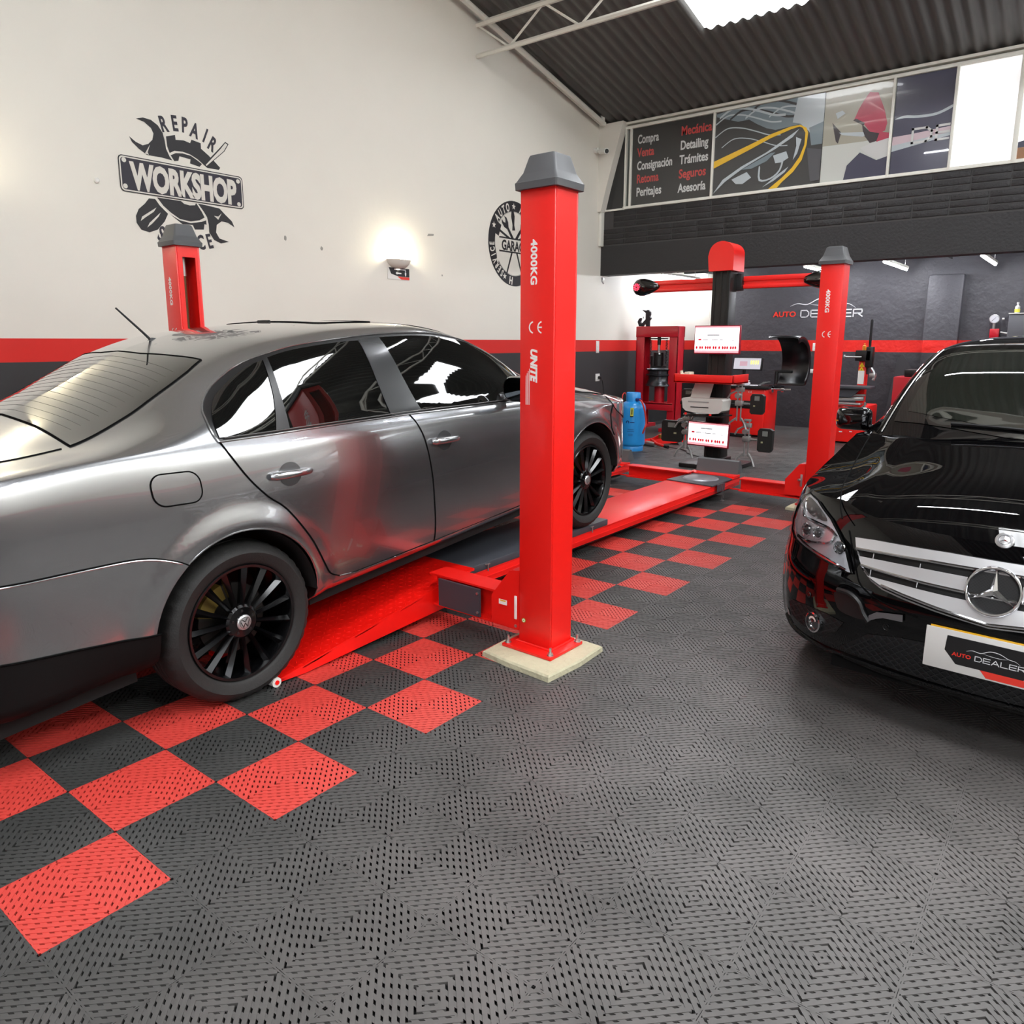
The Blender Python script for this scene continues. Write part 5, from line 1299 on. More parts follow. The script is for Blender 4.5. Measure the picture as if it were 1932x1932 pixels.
def socket(loc, right, label, wide=.075, tall=.12, plug=False):
    o = thing('wall_socket', label, 'socket', loc); o.matrix_world = plane(loc, right, (0, 0, 1))
    MB().use(mat('white_plastic', (226, 225, 220), .4)).box(-wide/2, wide/2, -tall/2, tall/2, 0, .012, .004).build('plate', o)
    m = MB().use(M_blk)
    for x in (-.012, .012): m.cyl((x, 0, .012), (x, 0, .0125), .004, n=8)
    m.build('pin_hole', o)
    if plug: MB().use(M_blk).box(0, .05, -.025, .02, .012, .05, .006).build('plug', o)
    return o
socket((8.75, WY, 1.37), (1, 0, 0), 'white switch plate in the red band of the left wall', .09, .19)
socket((8.77, WY, .88), (1, 0, 0), 'white wall socket with a black plug, low on the left wall', .12, .12, True)
socket((11.49, 1.70, 1.372), (0, -1, 0), 'white switch plate in the red band of the back wall', .10, .13)
socket((11.49, 1.70, .966), (0, -1, 0), 'white double socket low on the dark back wall', .12, .07, True)
tag(MB().use(mat('black_cable', (20, 20, 20), .5)).tube(spline([(8.80, WY-.04, .87), (8.86, WY-.05, .80), (8.90, WY-.06, .5), (8.85, WY-.1, .1), (8.6, 3.9, .01), (8.0, 3.3, .01), (7.6, 2.25, .01), (7.3, 2.0, .01), (7.02, 1.6, .01)], 8), .006, 6).build('power_cable'), 'thin black cable running from the low wall socket across the floor', 'cable')
tag(MB().use(M_zinc).tube([(8.80, WY-.02, 2.47), (8.80, WY-.03, 2.40), (8.82, WY-.05, 2.36)], .012, 8).cyl((8.80, WY-.03, 2.44), (8.80, WY-.06, 2.44), .02, n=10).build('pipe_stub'), 'short grey pipe stub under the left end of the black beam', 'pipe')
tag(MB().use(mat('pale_plastic', (210, 204, 180), .5)).at(Matrix.Translation((11.49, .05, 1.715))).box(-.03, 0, -.025, .025, -.035, .035, .01).build('wall_hook'), 'small cream hook on the dark back wall beside the pilaster', 'hook')
# dealer logo on the back wall
lg = thing('wall_logo', 'red and white dealer logo on the dark back wall behind the far red post', 'wall sign', matrix=plane((11.485, 2.455, 1.878), (0, -1, 0), (0, 0, 1)))
dealer_logo(lg, Matrix.Identity(4), 1.44)
# LED battens under the mezzanine
M_tube = mat('white_led_tube', (245, 248, 255), .5, emit=TUBE_E)
for y, x0, x1, lab in ((.36, 9.70, 11.2, 'lit LED batten under the mezzanine, middle of the three right of the far post'), (-.80, 9.60, 11.1, 'lit LED batten under the mezzanine above the black hatchback'), (1.44, 9.75, 11.2, 'lit LED batten under the mezzanine just left of the far red post'), (3.75, 9.8, 11.2, 'lit LED batten under the mezzanine above the red camera beam'), (3.85, 11.7, 13.0, 'lit LED batten in the white recess behind the red camera beam'), (-3.2, 9.6, 11.1, 'lit LED batten under the mezzanine beyond the right edge')):
    t = thing('led_batten', lab, 'light', (x0, y, 2.54), 0, 'LED battens under the mezzanine')
    MB().use(M_white).box(0, x1-x0, -.03, .03, .01, .05, .006).build('housing', t)
    MB().use(M_tube).cyl((.02, 0, 0), (x1-x0-.02, 0, 0), .016, n=12).build('tube', t)
    m = MB().use(M_zinc); m.cyl((.15, 0, .05), (.15, 0, .26), .003, n=5); m.cyl((x1-x0-.15, 0, .05), (x1-x0-.15, 0, .26), .003, n=5); m.build('hanger', t)
# LED battens hung from the roof trusses, the last two added as room light
for x, y, lab in ((4.4, -3.75, 'lit LED batten hung from the roof over the black hatchback'), (4.6, -1.0, 'lit LED batten hung from the roof over the lift'), (.2, -4.2, 'added unseen lit LED batten hung from the roof behind the camera'), (-1.5, 1.2, 'added unseen lit LED batten hung from the roof over the sedan boot')):
    z = roofz(x)-.55
    t = thing('led_batten', lab, 'light', (x, y, z), PI/2, 'LED battens hung from the roof')
    MB().use(M_white).box(-.6, .6, -.03, .03, .01, .05, .006).build('housing', t)
    MB().use(M_tube).cyl((-.58, 0, 0), (.58, 0, 0), .016, n=12).build('tube', t)
    m = MB().use(M_zinc); m.cyl((-.4, 0, .05), (-.4, 0, .45), .003, n=5); m.cyl((.4, 0, .05), (.4, 0, .45), .003, n=5); m.build('hanger', t)

# ------------------------------------------------------------------ mezzanine window front with printed vinyl
fr = MB().use(M_white)
fr.box(FX-.02, FX+.05, -4.5, 3.95, 3.455, 3.495, .005); fr.box(FX-.02, FX+.05, -4.5, 3.97, 4.600, 4.64, .005); fr.box(FX-.03, FX+.06, -4.5, 3.97, 4.665, 4.70, .005)
for y, w_ in ((3.925, .022), (3.835, .03), (2.52, .03), (.215, .03), (-.455, .03), (-1.10, .05), (-2.3, .03), (-3.5, .03)): fr.box(FX-.022, FX+.05, y-w_/2, y+w_/2, 3.46, 4.62, .004)
fr.box(FX-.02, FX+.03, 3.92, 4.28, 3.45, 3.475)
fo = struct('window_2', fr)
MB().use(tinted('mezzanine_glass', (235, 240, 240), .9)).box(FX+.034, FX+.038, -4.5, 3.92, 3.49, 4.61).build('pane', fo)
PP = plane((FX+.012, 4.33, 0), (0, -1, 0), (0, 0, 1))        # local x = 4.33 - y, facing the room
def clip(poly, x0, x1, y0, y1):
    def cut(P, ax, v, keep):
        out = []
        for i in range(len(P)):
            a, b = P[i-1], P[i]; ia, ib = (a[ax]-v)*keep >= 0, (b[ax]-v)*keep >= 0
            if ia != ib: t = (v-a[ax])/(b[ax]-a[ax]); out.append((a[0]+(b[0]-a[0])*t, a[1]+(b[1]-a[1])*t))
            if ib: out.append(b)
        return out
    for ax, v, k in ((0, x0, 1), (0, x1, -1), (1, y0, 1), (1, y1, -1)): poly = cut(poly, ax, v, k) if poly else poly
    return poly
def gm_(name, rgb): return mat(name, rgb, .18, coat=.5, croug=.02)
def poster(name, label, x0, x1, y0, y1, base, shapes, cat='poster'):
    o = thing(name, label, cat, matrix=PP)
    m = MB().use(base).box(x0, x1, y0, y1, -.004, 0); m.build('sheet', o)
    for k, (nm, poly, mm) in enumerate(shapes):
        poly = clip(poly, x0+.002, x1-.002, y0+.002, y1-.002)
        if len(poly) > 2: MB().use(mm).flat(poly, .0006*(k+1)).build(nm, o)
    return o
VB = gm_('black_vinyl', (52, 51, 50)); VW = gm_('grey_white_vinyl', (196, 196, 194)); VR = gm_('red_vinyl', (186, 66, 64)); VY = gm_('yellow_print', (222, 178, 52)); VG = gm_('blue_grey_print', (118, 130, 136)); VD = gm_('dark_grey_print', (66, 66, 66)); VL = gm_('pale_grey_print', (176, 184, 188)); VT = gm_('olive_grey_print', (158, 154, 140)); VC = gm_('white_car_print', (190, 192, 186)); VP = gm_('crimson_print', (172, 62, 84)); VN = gm_('dark_blue_print', (72, 72, 88)); VS = gm_('skin_print', (150, 142, 134)); VK = gm_('charcoal_print', (62, 56, 60))
poster('window_film', 'narrow black film beside the service list on the mezzanine window', .06, .40, 3.475, 4.6, gm_('deep_black_vinyl', (26, 26, 27)), [], 'window film')
sl = poster('service_poster', 'black window film listing services in white and red words', .51, 1.795, 3.497, 4.598, VB, [], 'poster')
zs = 4.395
for i, (t, w_, red) in enumerate((('Compra', .35, 0), ('Venta', .28, 1), ('Consignación', .58, 0), ('Retoma', .37, 1), ('Peritajes', .42, 0))):
    m = MB().use(VR if red else VW).at(Matrix.Translation((.595, 4.375-.187*i, 0))); wd = glyphs(t, .025, 1.)[2]*.125/.729
    m.text(t, .125, w_/wd, .025, 1., 0, .001); m.build('lettering', sl)
for i, (t, w_, red) in enumerate((('Mecánica', .47, 1), ('Detailing', .43, 0), ('Trámites', .44, 0), ('Seguros', .42, 1), ('Asesoría', .43, 0))):
    m = MB().use(VR if red else VW).at(Matrix.Translation((1.30-.004*i, 4.385-.195*i, 0))); wd = glyphs(t, .025, 1.)[2]*.125/.729
    m.text(t, .125, w_/wd, .025, 1., 0, .001); m.build('lettering', sl)
ripple = [(1.831,4.577),(2.217,4.62),(2.652,4.62),(3.2,4.62),(3.312,4.23),(3.311,4.151),(3.141,4.124),(3.048,4.246),(2.976,4.264),(2.675,4.244),(2.554,4.284),(2.414,4.361),(2.302,4.435),(2.148,4.432),(1.988,4.487),(1.841,4.539)]
yellow = [(1.80,3.947),(2.323,4.103),(2.619,4.198),(2.877,4.253),(3.005,4.255),(3.086,4.206),(3.112,4.142),(3.102,3.996),(3.052,3.814),(2.947,3.677),(2.809,3.569),(2.724,3.48),(2.60,3.48),(2.805,3.625),(2.929,3.734),(3.02,3.859),(3.073,4.0),(3.076,4.148),(3.036,4.214),(2.992,4.235),(2.88,4.216),(2.622,4.149),(2.327,4.039),(1.80,3.854)]
beam_ = [(1.83,3.52),(1.97,3.698),(2.231,3.839),(2.574,3.976),(2.994,4.207),(2.915,4.118),(2.691,4.001),(2.444,3.896),(2.249,3.808),(2.004,3.665)]
def wave(dx, dy, t): 
    p = spline([(1.83+dx, 4.33+dy), (2.0+dx, 4.42+dy), (2.2+dx, 4.40+dy), (2.4+dx, 4.33+dy), (2.6+dx, 4.25+dy), (2.75+dx, 4.23+dy)], 5); return p+[(x, y-t) for x, y in p[::-1]]
hp = poster('window_poster', 'window poster of a car headlight outlined in yellow', 1.825, 3.30, 3.497, 4.598, VD,
    [('ripple', ripple, VG)]+[('reflection_line', wave(a, b, t), c) for a, b, t, c in ((0, .12, .02, VL), (.2, .16, .03, VD), (.42, .14, .025, VL), (.5, .22, .03, VD), (.05, .20, .03, VL), (.75, .10, .02, VL), (.0, -.05, .015, VL), (.1, -.20, .012, VL))]+
    [('body_highlight', [(2.95,4.60),(3.3,4.60),(3.3,4.0),(3.2,4.0),(3.12,4.16),(3.0,4.27),(2.9,4.3)], VL), ('shade', [(3.12,4.20),(3.3,4.25),(3.3,3.98),(3.16,3.98)], VG), ('headlight_ring', yellow, VY), ('light_bar', beam_, VL), ('lens', [(2.234,3.796),(2.635,3.96),(2.694,3.959),(2.582,3.863),(2.374,3.792)], VG), ('lens', [(2.667,3.921),(2.841,3.952),(2.876,3.865),(2.792,3.821),(2.704,3.819)], VL), ('lens', [(2.099,3.683),(2.314,3.757),(2.381,3.677),(2.261,3.606),(2.166,3.617)], VL),
     ('rim', [(2.959,4.112),(3.032,4.074),(2.988,3.904),(2.884,3.754),(2.715,3.65),(2.543,3.53),(2.70,3.60),(2.84,3.69),(2.936,3.829),(2.97,4.0)], VL), ('rim', spline([(2.48, 3.80), (2.49, 3.62), (2.65, 3.62), (2.78, 3.72), (2.82, 3.9), (2.80, 3.9), (2.76, 3.73), (2.64, 3.64), (2.51, 3.64), (2.50, 3.79)], 3, True), VL), ('bumper', [(3.112,3.954),(3.3,3.911),(3.296,3.538),(3.18,3.53),(3.14,3.75)], gm_('slate_print', (84, 84, 88)))])
pp = poster('window_poster', 'window poster of a person in a crimson shirt polishing a white car', 3.303, 4.10, 3.497, 4.598, VT,
    [('white_car', [(3.303,3.942),(3.799,3.933),(4.11,3.942),(4.11,3.48),(3.303,3.48)], VC), ('bag', [(3.407,4.214),(3.525,4.078),(3.495,3.952),(3.466,3.982)], VK), ('shade', [(3.769,4.137),(3.867,4.038),(3.984,4.001),(3.978,3.919),(3.878,3.902),(3.792,4.017)], VK), ('trousers', [(3.984,4.02),(4.1,3.99),(4.1,3.93),(3.95,3.90)], VP), ('forearm', [(3.498,4.082),(3.54,4.075),(3.792,4.045),(3.81,4.0),(3.79,3.99),(3.542,4.045)], VL), ('shirt', [(3.76,4.40),(3.83,4.5),(3.93,4.48),(4.024,4.253),(4.062,4.108),(4.044,4.023),(3.984,4.001),(3.867,4.038),(3.795,4.132),(3.672,4.21),(3.715,4.318)], VP), ('sleeve_edge', [(3.66,4.20),(3.69,4.22),(3.80,4.15),(3.79,4.12)], VK), ('cloth', [(3.766,3.86),(3.854,3.886),(4.11,3.934),(4.11,3.691),(3.972,3.702),(3.85,3.783)], VW), ('dark_panel', [(3.625,3.67),(3.771,3.807),(3.973,3.689),(4.11,3.723),(4.11,3.48),(3.59,3.48)], VN), ('hand', [(3.44,4.32),(3.52,4.34),(3.56,4.30),(3.47,4.25)], VL)])
dp = poster('window_poster', 'dark blue window poster with part of a dealer logo and car outline', 4.135, 4.765, 3.497, 4.598, VN,
    [('swoosh', spline([(4.14, 4.13), (4.25, 4.16), (4.40, 4.14), (4.60, 4.14), (4.765, 4.20), (4.765, 4.17), (4.60, 4.11), (4.40, 4.11), (4.25, 4.13)], 4, True), VL), ('white_bonnet', [(4.135,3.93),(4.33,3.935),(4.765,3.965),(4.765,3.90),(4.135,3.80)], gm_('pale_pink_print', (196, 176, 182))), ('white_bonnet', [(4.135, 3.83), (4.765, 3.90), (4.765, 3.86), (4.135, 3.76)], VL)])
m = MB().use(VW).at(Matrix.Translation((4.36, 3.83, 0)))
def bars(ss, t=.013):
    for p, q in ss:
        p, q = np.array(p, float), np.array(q, float); d = q-p; L = np.linalg.norm(d); n = np.array([-d[1], d[0]])/L*t; e = d/L*t
        m.flat([tuple(p+n-e), tuple(p-n-e), tuple(q-n+e), tuple(q+n+e)], .008)
bars([((0, 0), (0, .155)), ((0, .155), (.15, .155)), ((.15, .155), (.205, .11)), ((.205, .11), (.205, .045)), ((.205, .045), (.15, 0)), ((.15, 0), (0, 0))]); m.build('lettering', dp); m = MB().use(VW).at(Matrix.Translation((4.36, 3.83, 0)))
bars([((.26, 0), (.26, .155)), ((.26, .155), (.385, .155)), ((.26, .078), (.385, .078)), ((.26, 0), (.385, 0))]); m.build('lettering', dp)
poster('window_film', 'plain white film on the mezzanine window right of the dark blue poster', 4.80, 5.405, 3.497, 4.598, mat('white_film', (250, 249, 250), .3, emit=.55), [], 'window film')
poster('window_film', 'brown and white film on the mezzanine window at the right edge', 5.455, 6.615, 3.497, 4.598, mat('white_film', (250, 249, 250), .3, emit=.55), [('brown_patch', [(5.455, 3.5), (5.7, 3.5), (5.7, 3.62), (5.455, 3.62)], gm_('brown_print', (150, 110, 80))), ('blue_patch', [(5.455, 3.62), (5.6, 3.62), (5.56, 3.70), (5.455, 3.68)], VN)], 'window film')
# ------------------------------------------------------------------ wheel alignment tower
M_col = mat('black_anodised_column', (34, 34, 33), .4, .3); M_scr = mat('lit_white_screen', (252, 250, 250), .4, emit=1.6); M_sred = mat('screen_red', (206, 40, 60), .4, emit=.5); M_spink = mat('screen_pink', (236, 160, 168), .4, emit=.9); M_sgry = mat('screen_grey', (150, 150, 156), .4, emit=.5)
M_led = mat('red_led', (255, 30, 60), .4, emit=9.); M_bei = mat('light_grey_plastic', (206, 204, 198), .45); M_alu = mat('grey_cast_aluminium', (150, 150, 148), .4, .6)
tw = thing('alignment_tower', 'black wheel alignment column with a red camera beam, two white screens and a red shelf', 'machine', (6.6, 1.33, 0))
L = Matrix.Translation((-6.6, -1.33, 0))
def tp(mb, name, parent=tw, label=None):
    o = mb.build(name, parent); o.data.transform(L) if parent is tw else o.data.transform(L)
    if label: o['label'] = label
    return o
mb = MB().use(M_col).box(6.50, 6.70, 1.225, 1.435, .02, 2.27, .006)
for y in (1.25, 1.33, 1.41): mb.box(6.494, 6.502, y-.012, y+.012, .1, 2.25)
col = tp(mb, 'column')
mb = MB().use(M_blk).box(6.30, 6.95, 1.0, 1.66, 0, .05, .01).box(6.46, 6.74, 1.19, 1.47, .05, .12, .01); tp(mb, 'base')
mb = MB().use(M_red).at(plane((6.44, 1.33, 0), (0, 1, 0), (0, 0, 1))).prism([(-.155, 2.24), (.13, 2.24), (.145, 2.40)]+arc(-.01, 2.43, .145, 10, 170, 14, .13)+[(-.155, 2.40)], 0, .32)
tp(mb, 'top_cap', tw, 'rounded red cap')
mb = MB().use(M_red)
for z0, z1 in ((2.135, 2.19), (2.055, 2.10)): mb.box(6.73, 6.83, .20, 2.50, z0, z1, .008)
mb.box(6.745, 6.83, .20, 2.50, 2.08, 2.16); bm_ = tp(mb, 'camera_beam', tw, 'long red camera beam')
mb = MB().use(M_blk).box(6.68, 6.76, 1.16, 1.50, 2.03, 2.22, .01); tp(mb, 'beam_bracket')
for s, y in ((1, 2.455), (-1, .26)):
    mb = MB().use(mat('gloss_black_pod', (12, 12, 12), .12, coat=1.))
    vs = []; fs = []; n = 20; st = [(-.13, .012), (-.115, .055), (-.08, .088), (-.03, .104), (.03, .104), (.10, .086), (.17, .06), (.22, .035), (.235, .006)]
    for dy, r in st:
        for k in range(n): a = 2*PI*k/n; vs.append((6.74+r*.75*math.cos(a), y-s*dy*1.0, 2.122+r*math.sin(a)))
    for i in range(len(st)-1):
        for k in range(n): fs.append((i*n+k, i*n+(k+1) % n, (i+1)*n+(k+1) % n, (i+1)*n+k))
    fs += [tuple(range(n)), tuple((len(st)-1)*n+k for k in range(n))]
    pod = tp(mb.add(vs, fs), 'camera_pod', tw, 'glossy black camera pod')
    mb = MB().use(mat('dark_red_lens', (90, 8, 20), .1, coat=1.)).at(plane((6.652, y+s*.03, 2.118), (0, -1, 0), (0, 0, 1))).lathe([(0, .014), (.045, .012), (.052, 0)], 28); le = tp(mb, 'lens', pod)
    mb = MB().use(M_led).at(plane((6.652, y+s*.03, 2.118), (0, -1, 0), (0, 0, 1)))
    for r, c in ((.036, 10), (.020, 6)):
        for i in range(c): a = 2*PI*i/c; mb.cyl((r*math.cos(a), r*math.sin(a), .010), (r*math.cos(a), r*math.sin(a), .0165), .0055, n=8)
    tp(mb, 'led_ring', pod)
def monitor(y1, z0, w_, h_, tilt, x, name_label):
    """screen facing -x, upper-left corner at y1"""
    B = plane((x, y1, z0), (0, -1, 0), (0, 0, 1)) @ Matrix.Rotation(tilt, 4, 'Z')
    m = MB().use(mat('crimson_frame', (150, 20, 44), .35)).at(B).box(0, w_, 0, h_, -.045, 0, .004); f = tp(m, 'monitor', tw, name_label)
    m = MB().use(M_scr).at(B).box(.008, w_-.008, .014, h_-.010, 0, .001); s = tp(m, 'screen', f, 'lit white screen with a red icon row')
    m = MB().use(M_spink).at(B); m.box(.008, w_-.008, .014, .040, .001, .0014); m.box(.008, w_-.008, h_-.028, h_-.010, .001, .0014)
    m.use(M_sred)
    x_ = .022
    for g in (1, 2, 3, 2, 1, 3, 3, 1):
        for k in range(g):
            if x_ < w_-.045: m.box(x_, x_+.022, .060, .084, .001, .0014); m.box(x_+.006, x_+.016, .052, .090, .001, .0014)
            x_ += .026
        x_ += .016
    m.box(.048, .086, .150, .170, .001, .0014)
    m.use(M_sgry)
    for k, (a, b) in enumerate(((.10, .17), (.185, .195), (.21, .29), (.305, .345))): m.box(a, b, .154, .164, .001, .0014)
    m.box(.155, .30, .205, .218, .001, .0014); m.flat(ring_poly(w_-.075, .165, .012, .018, 20, 40, 320), .0016); tp(m, 'screen_content', f)
    m = MB().use(M_blk).at(B).box(w_*.4, w_*.6, h_*.3, h_*.7, -.13, -.045); tp(m, 'arm', f)
monitor(1.567, 1.322, .538, .318, 0., 6.38, 'upper monitor in a crimson frame'); monitor(1.598, .262, .498, .285, -.022, 6.38, 'lower monitor in a crimson frame')
mb = MB().use(M_red).box(6.16, 6.18, .985, 1.70, 1.0, 1.095, .004).box(6.16, 6.60, .985, 1.0, 1.0, 1.10, .003).box(6.16, 6.60, 1.685, 1.70, 1.0, 1.10, .003).box(6.16, 6.60, .985, 1.70, 1.0, 1.015); tp(mb, 'shelf', tw, 'red shelf tray')
for z in (.40, .74): mb = MB().use(M_col).box(6.53, 6.57, .90, 1.78, z-.02, z+.02, .004); tp(mb, 'hanger_arm')
tp(MB().use(M_col).box(6.20, 6.52, 1.12, 1.54, .62, .635), 'printer_tray')
# things on the tower
kb = tag(MB().use(mat('grey_keyboard', (120, 112, 116), .5)).box(6.20, 6.36, 1.13, 1.50, 1.016, 1.035, .004).build('keyboard_body'), None)
kb.name = 'keyboard'; tag(kb, 'grey keyboard lying in the red shelf of the tower', 'keyboard')
m = MB().use(mat('pale_keys', (214, 206, 210), .5))
for i in range(5):
    for j in range(14): m.box(6.212+i*.029, 6.234+i*.029, 1.142+j*.025, 1.162+j*.025, 1.034, 1.0395)
m.build('keys', kb)
tag(MB().use(M_blk).box(6.22, 6.32, 1.03, 1.09, 1.016, 1.046, .014).build('computer_mouse'), 'black computer mouse on the right of the red shelf', 'mouse')
m = MB().use(mat('cream_cast_part', (214, 208, 186), .5)); m.box(6.22, 6.34, 1.53, 1.60, 1.05, 1.12, .01).box(6.24, 6.32, 1.56, 1.66, 1.06, 1.10, .01).cyl((6.28, 1.65, 1.06), (6.28, 1.665, 1.13), .018, n=10).box(6.25, 6.31, 1.48, 1.54, 1.04, 1.08, .008).box(6.24, 6.32, 1.50, 1.66, 1.016, 1.06, .006)
tag(m.build('wheel_adapter'), 'cream cast wheel adapter lying on the left of the red shelf', 'tool')
pr = thing('printer', 'white printer with a raised paper feed under the red shelf', 'printer', (6.35, 1.36, .635))
m = MB().use(M_bei); vs = []; B = plane((0, 0, 0), (0, -1, 0), (0, 0, 1))
m.at(plane((.10, 0, 0), (0, -1, 0), (0, 0, 1))).prism([(-.245, .15), (-.255, .175), (-.235, .19), (.225, .19), (.245, .17), (.235, .06), (.20, .03), (.12, .022), (-.10, .028), (-.20, .045), (-.235, .075)], -.0, .24)
bd = m.build('body', pr)
m = MB().use(mat('darker_grey_slot', (150, 148, 146), .5)).box(-.143, -.139, -.08, .17, .145, .158); m.use(M_blk).box(-.143, -.138, -.08, .14, .085, .095).build('paper_slot', bd)
MB().use(M_bei).at(plane((-.0, .215, .17), (0, -1, 0), (.25, -.12, .8))).flat([(0, 0), (.235, 0), (.26, .19), (.03, .19)], 0).flat([(0, 0), (.03, .19), (.26, .19), (.235, 0)], -.006).build('paper_feed', bd)
m = MB().use(M_red); 
for y in (.20, -.10): m.cyl((-.13, y, .0), (-.13, y, .022), .015, n=10)
m.build('foot', pr)
# sensor heads hanging at the sides
def sensor(y, z, side, label, h=.225, w_=.155, cq=.13, cx=6.42):
    """black target box at y (centre), clamp towards the column (side=+1: clamp at smaller y)"""
    o = thing('wheel_sensor', label, 'wheel sensor', (cx, y, z), 0, 'alignment sensor heads on the tower')
    m = MB().use(mat('matt_black_head', (24, 25, 24), .5)).at(plane((0, 0, 0), (0, -1, 0), (0, 0, 1))).prism([(-w_/2, -h/2+.02), (-w_/2+.02, -h/2), (w_/2-.02, -h/2), (w_/2, -h/2+.03), (w_/2, h/2-.02), (w_/2-.03, h/2), (-w_/2+.02, h/2), (-w_/2, h/2-.03)], -.06, 0)
    hd = m.build('head', o)
    m = MB().use(mat('grey_display', (120, 124, 120), .3)).at(plane((-.001, 0, 0), (0, -1, 0), (0, 0, 1))).box(-w_*.18, w_*.18, h*.18, h*.40, 0, .002); m.build('display', hd)
    MB().use(mat('pale_mark', (170, 168, 130), .5)).at(plane((-.001, 0, 0), (0, -1, 0), (0, 0, 1))).box(w_*.12*side, w_*.25*side, -h*.12, -h*.05, 0, .002).build('mark', hd)
    m = MB().use(M_alu); q = -side*(w_/2+cq)
    for dx in (-.022, .022): m.cyl((.02, q+dx, -.20), (.02, q+dx, .22), .009, n=8)
    m.cyl((.0, -side*w_/2, .0), (.02, q, .0), .012, n=8); m.box(-.01, .05, q-.045, q+.045, -.03, .03, .01); m.box(0, .04, q-.05, q+.05, .13, .18, .008); m.box(0, .04, q-.04, q+.04, .20, .225, .004)
    m.cyl((.0, q, .09), (-.06, q, .09), .03, n=12)
    for s2 in (-1, 1): m.tube([(.02, q+s2*.03, -.17), (-.02, q+s2*.085, -.22), (-.03, q+s2*.12, -.30)], .012, 6)
    m.tube([(.02, q+.02, .15), (-.03, q+.09, .11), (-.04, q+.12, .05)], .011, 6)
    m.build('clamp', o); return o
sensor(.806, .775, -1, 'black wheel sensor head at the upper right of the tower before the red cabinet'); sensor(.692, .378, -1, 'black wheel sensor head hanging lowest at the right of the tower', .262, .165); sensor(1.826, .402, 1, 'wide black wheel sensor head at the lower left of the tower', .255, .262, .05)
ul = sensor(1.725, .80, 1, 'black wheel sensor head with an orange lamp at the upper left of the tower', .20, .17, .09, 6.62)
MB().use(mat('orange_lamp', (226, 70, 40), .3)).at(plane((-.004, 0, -.045), (0, -1, 0), (0, 0, 1))).prism(arc(0, 0, .06, 0, 180, 14, .04), 0, .02).build('orange_lamp', ul)
# ------------------------------------------------------------------ blue gas cylinder
gc = thing('gas_cylinder', 'sky blue gas cylinder standing on the floor beside the red press', 'gas cylinder', (7.19, 2.78, 0))
M_gas = mat('sky_blue_paint', (40, 150, 226), .32, coat=.3, croug=.1)
MB().use(M_gas).lathe([(.150, 0), (.152, .06), (.148, .065), (.170, .085), (.172, .10), (.172, .57), (.166, .605), (.145, .640), (.11, .66), (.098, .665)], 40, False).build('body', gc, 50)
MB().use(M_gas).lathe([(.098, .66), (.098, .775), (.092, .785), (.086, .775), (.086, .66)], 32, False).build('collar', gc)
v = MB().use(mat('dark_blue_valve', (30, 50, 110), .4)).at(Matrix.Identity(4)).cyl((0, 0, .655), (0, 0, .72), .022, n=12).cyl((-.03, -.06, .70), (-.05, -.14, .695), .02, n=10).box(-.07, -.03, -.11, -.06, .675, .715, .01).build('valve', gc)
MB().use(mat('red_hose', (214, 60, 50), .45)).tube(spline([(-.06, -.13, .695), (-.10, -.19, .66), (-.08, -.22, .55), (-.06, -.235, .40), (-.09, -.235, .33), (-.08, -.20, .25)], 6), .011, 8).tube(spline([(.0, .09, .70), (.0, .13, .77), (-.02, .155, .74), (-.04, .15, .62)], 6), .008, 8).build('hose', v)
m = MB().use(mat('yellow_tag', (190, 196, 70), .5)).at(plane((-.165, -.075, .47), (.25, -.95, 0), (.05, .15, 1))).box(-.022, .022, 0, .12, 0, .004); m.use(M_blk).box(-.022, .022, 0, .012, .004, .005).box(-.006, .006, .03, .10, .004, .005).build('tag', gc)
m = MB().use(mat('navy_print', (20, 40, 110), .5))
def oncyl(a, z, w_, h_, r=.1728):
    B = plane((r*math.cos(a), r*math.sin(a), z), (-math.sin(a), math.cos(a), 0), (0, 0, 1)); m.at(B).box(-w_/2, w_/2, -h_/2, h_/2, 0, .0006)
for i, (z, n_) in enumerate(((.30, 5), (.275, 6), (.235, 4), (.215, 4))):
    for k in range(n_): oncyl(PI+.15+.09*(k-n_/2)+.25, z, .008, .010)
m.at(plane((.1725*math.cos(3.25), .1725*math.sin(3.25), .395), (-math.sin(3.25), math.cos(3.25), 0), (0, 0, 1))).flat(ring_poly(0, 0, .012, .024, 20, -40, 220), .001)
for k in range(6): oncyl(3.48+.055*k, .395, .008, .012)
m.build('print', gc)
# ------------------------------------------------------------------ red shop press with a wheel rim
M_pr = mat('crimson_press_paint', (190, 24, 40), .35, coat=.3, croug=.15)
px_ = 9.6
ps = thing('shop_press', 'tall red hydraulic shop press frame standing by the left wall', 'press', (px_, 3.70, 0)); PI_ = Matrix.Translation((-px_, -3.70, 0))
def pp_(mb, name, parent=ps): o = mb.build(name, parent); o.data.transform(PI_); return o
for y0, y1, o_ in ((3.925, 4.075, 1), (3.315, 3.465, -1)):
    m = MB().use(M_pr); m.box(px_-.02, px_+.22, y0 if o_ < 0 else y1-.015, y0+.015 if o_ < 0 else y1, .06, 1.70, .003); m.box(px_-.02, px_, y0, y1, .06, 1.70, .003); m.box(px_+.20, px_+.22, y0, y1, .06, 1.70, .003); pp_(m, 'upright')
    m = MB().use(M_pr).box(px_-.30, px_+.50, y0, y1, 0, .06, .006); pp_(m, 'foot')
m = MB().use(M_pr).box(px_-.035, px_-.02, 3.315, 4.075, 1.53, 1.70, .003).box(px_+.22, px_+.235, 3.315, 4.075, 1.53, 1.70, .003).box(px_-.03, px_+.23, 3.33, 4.06, 1.69, 1.705); pp_(m, 'top_beam')
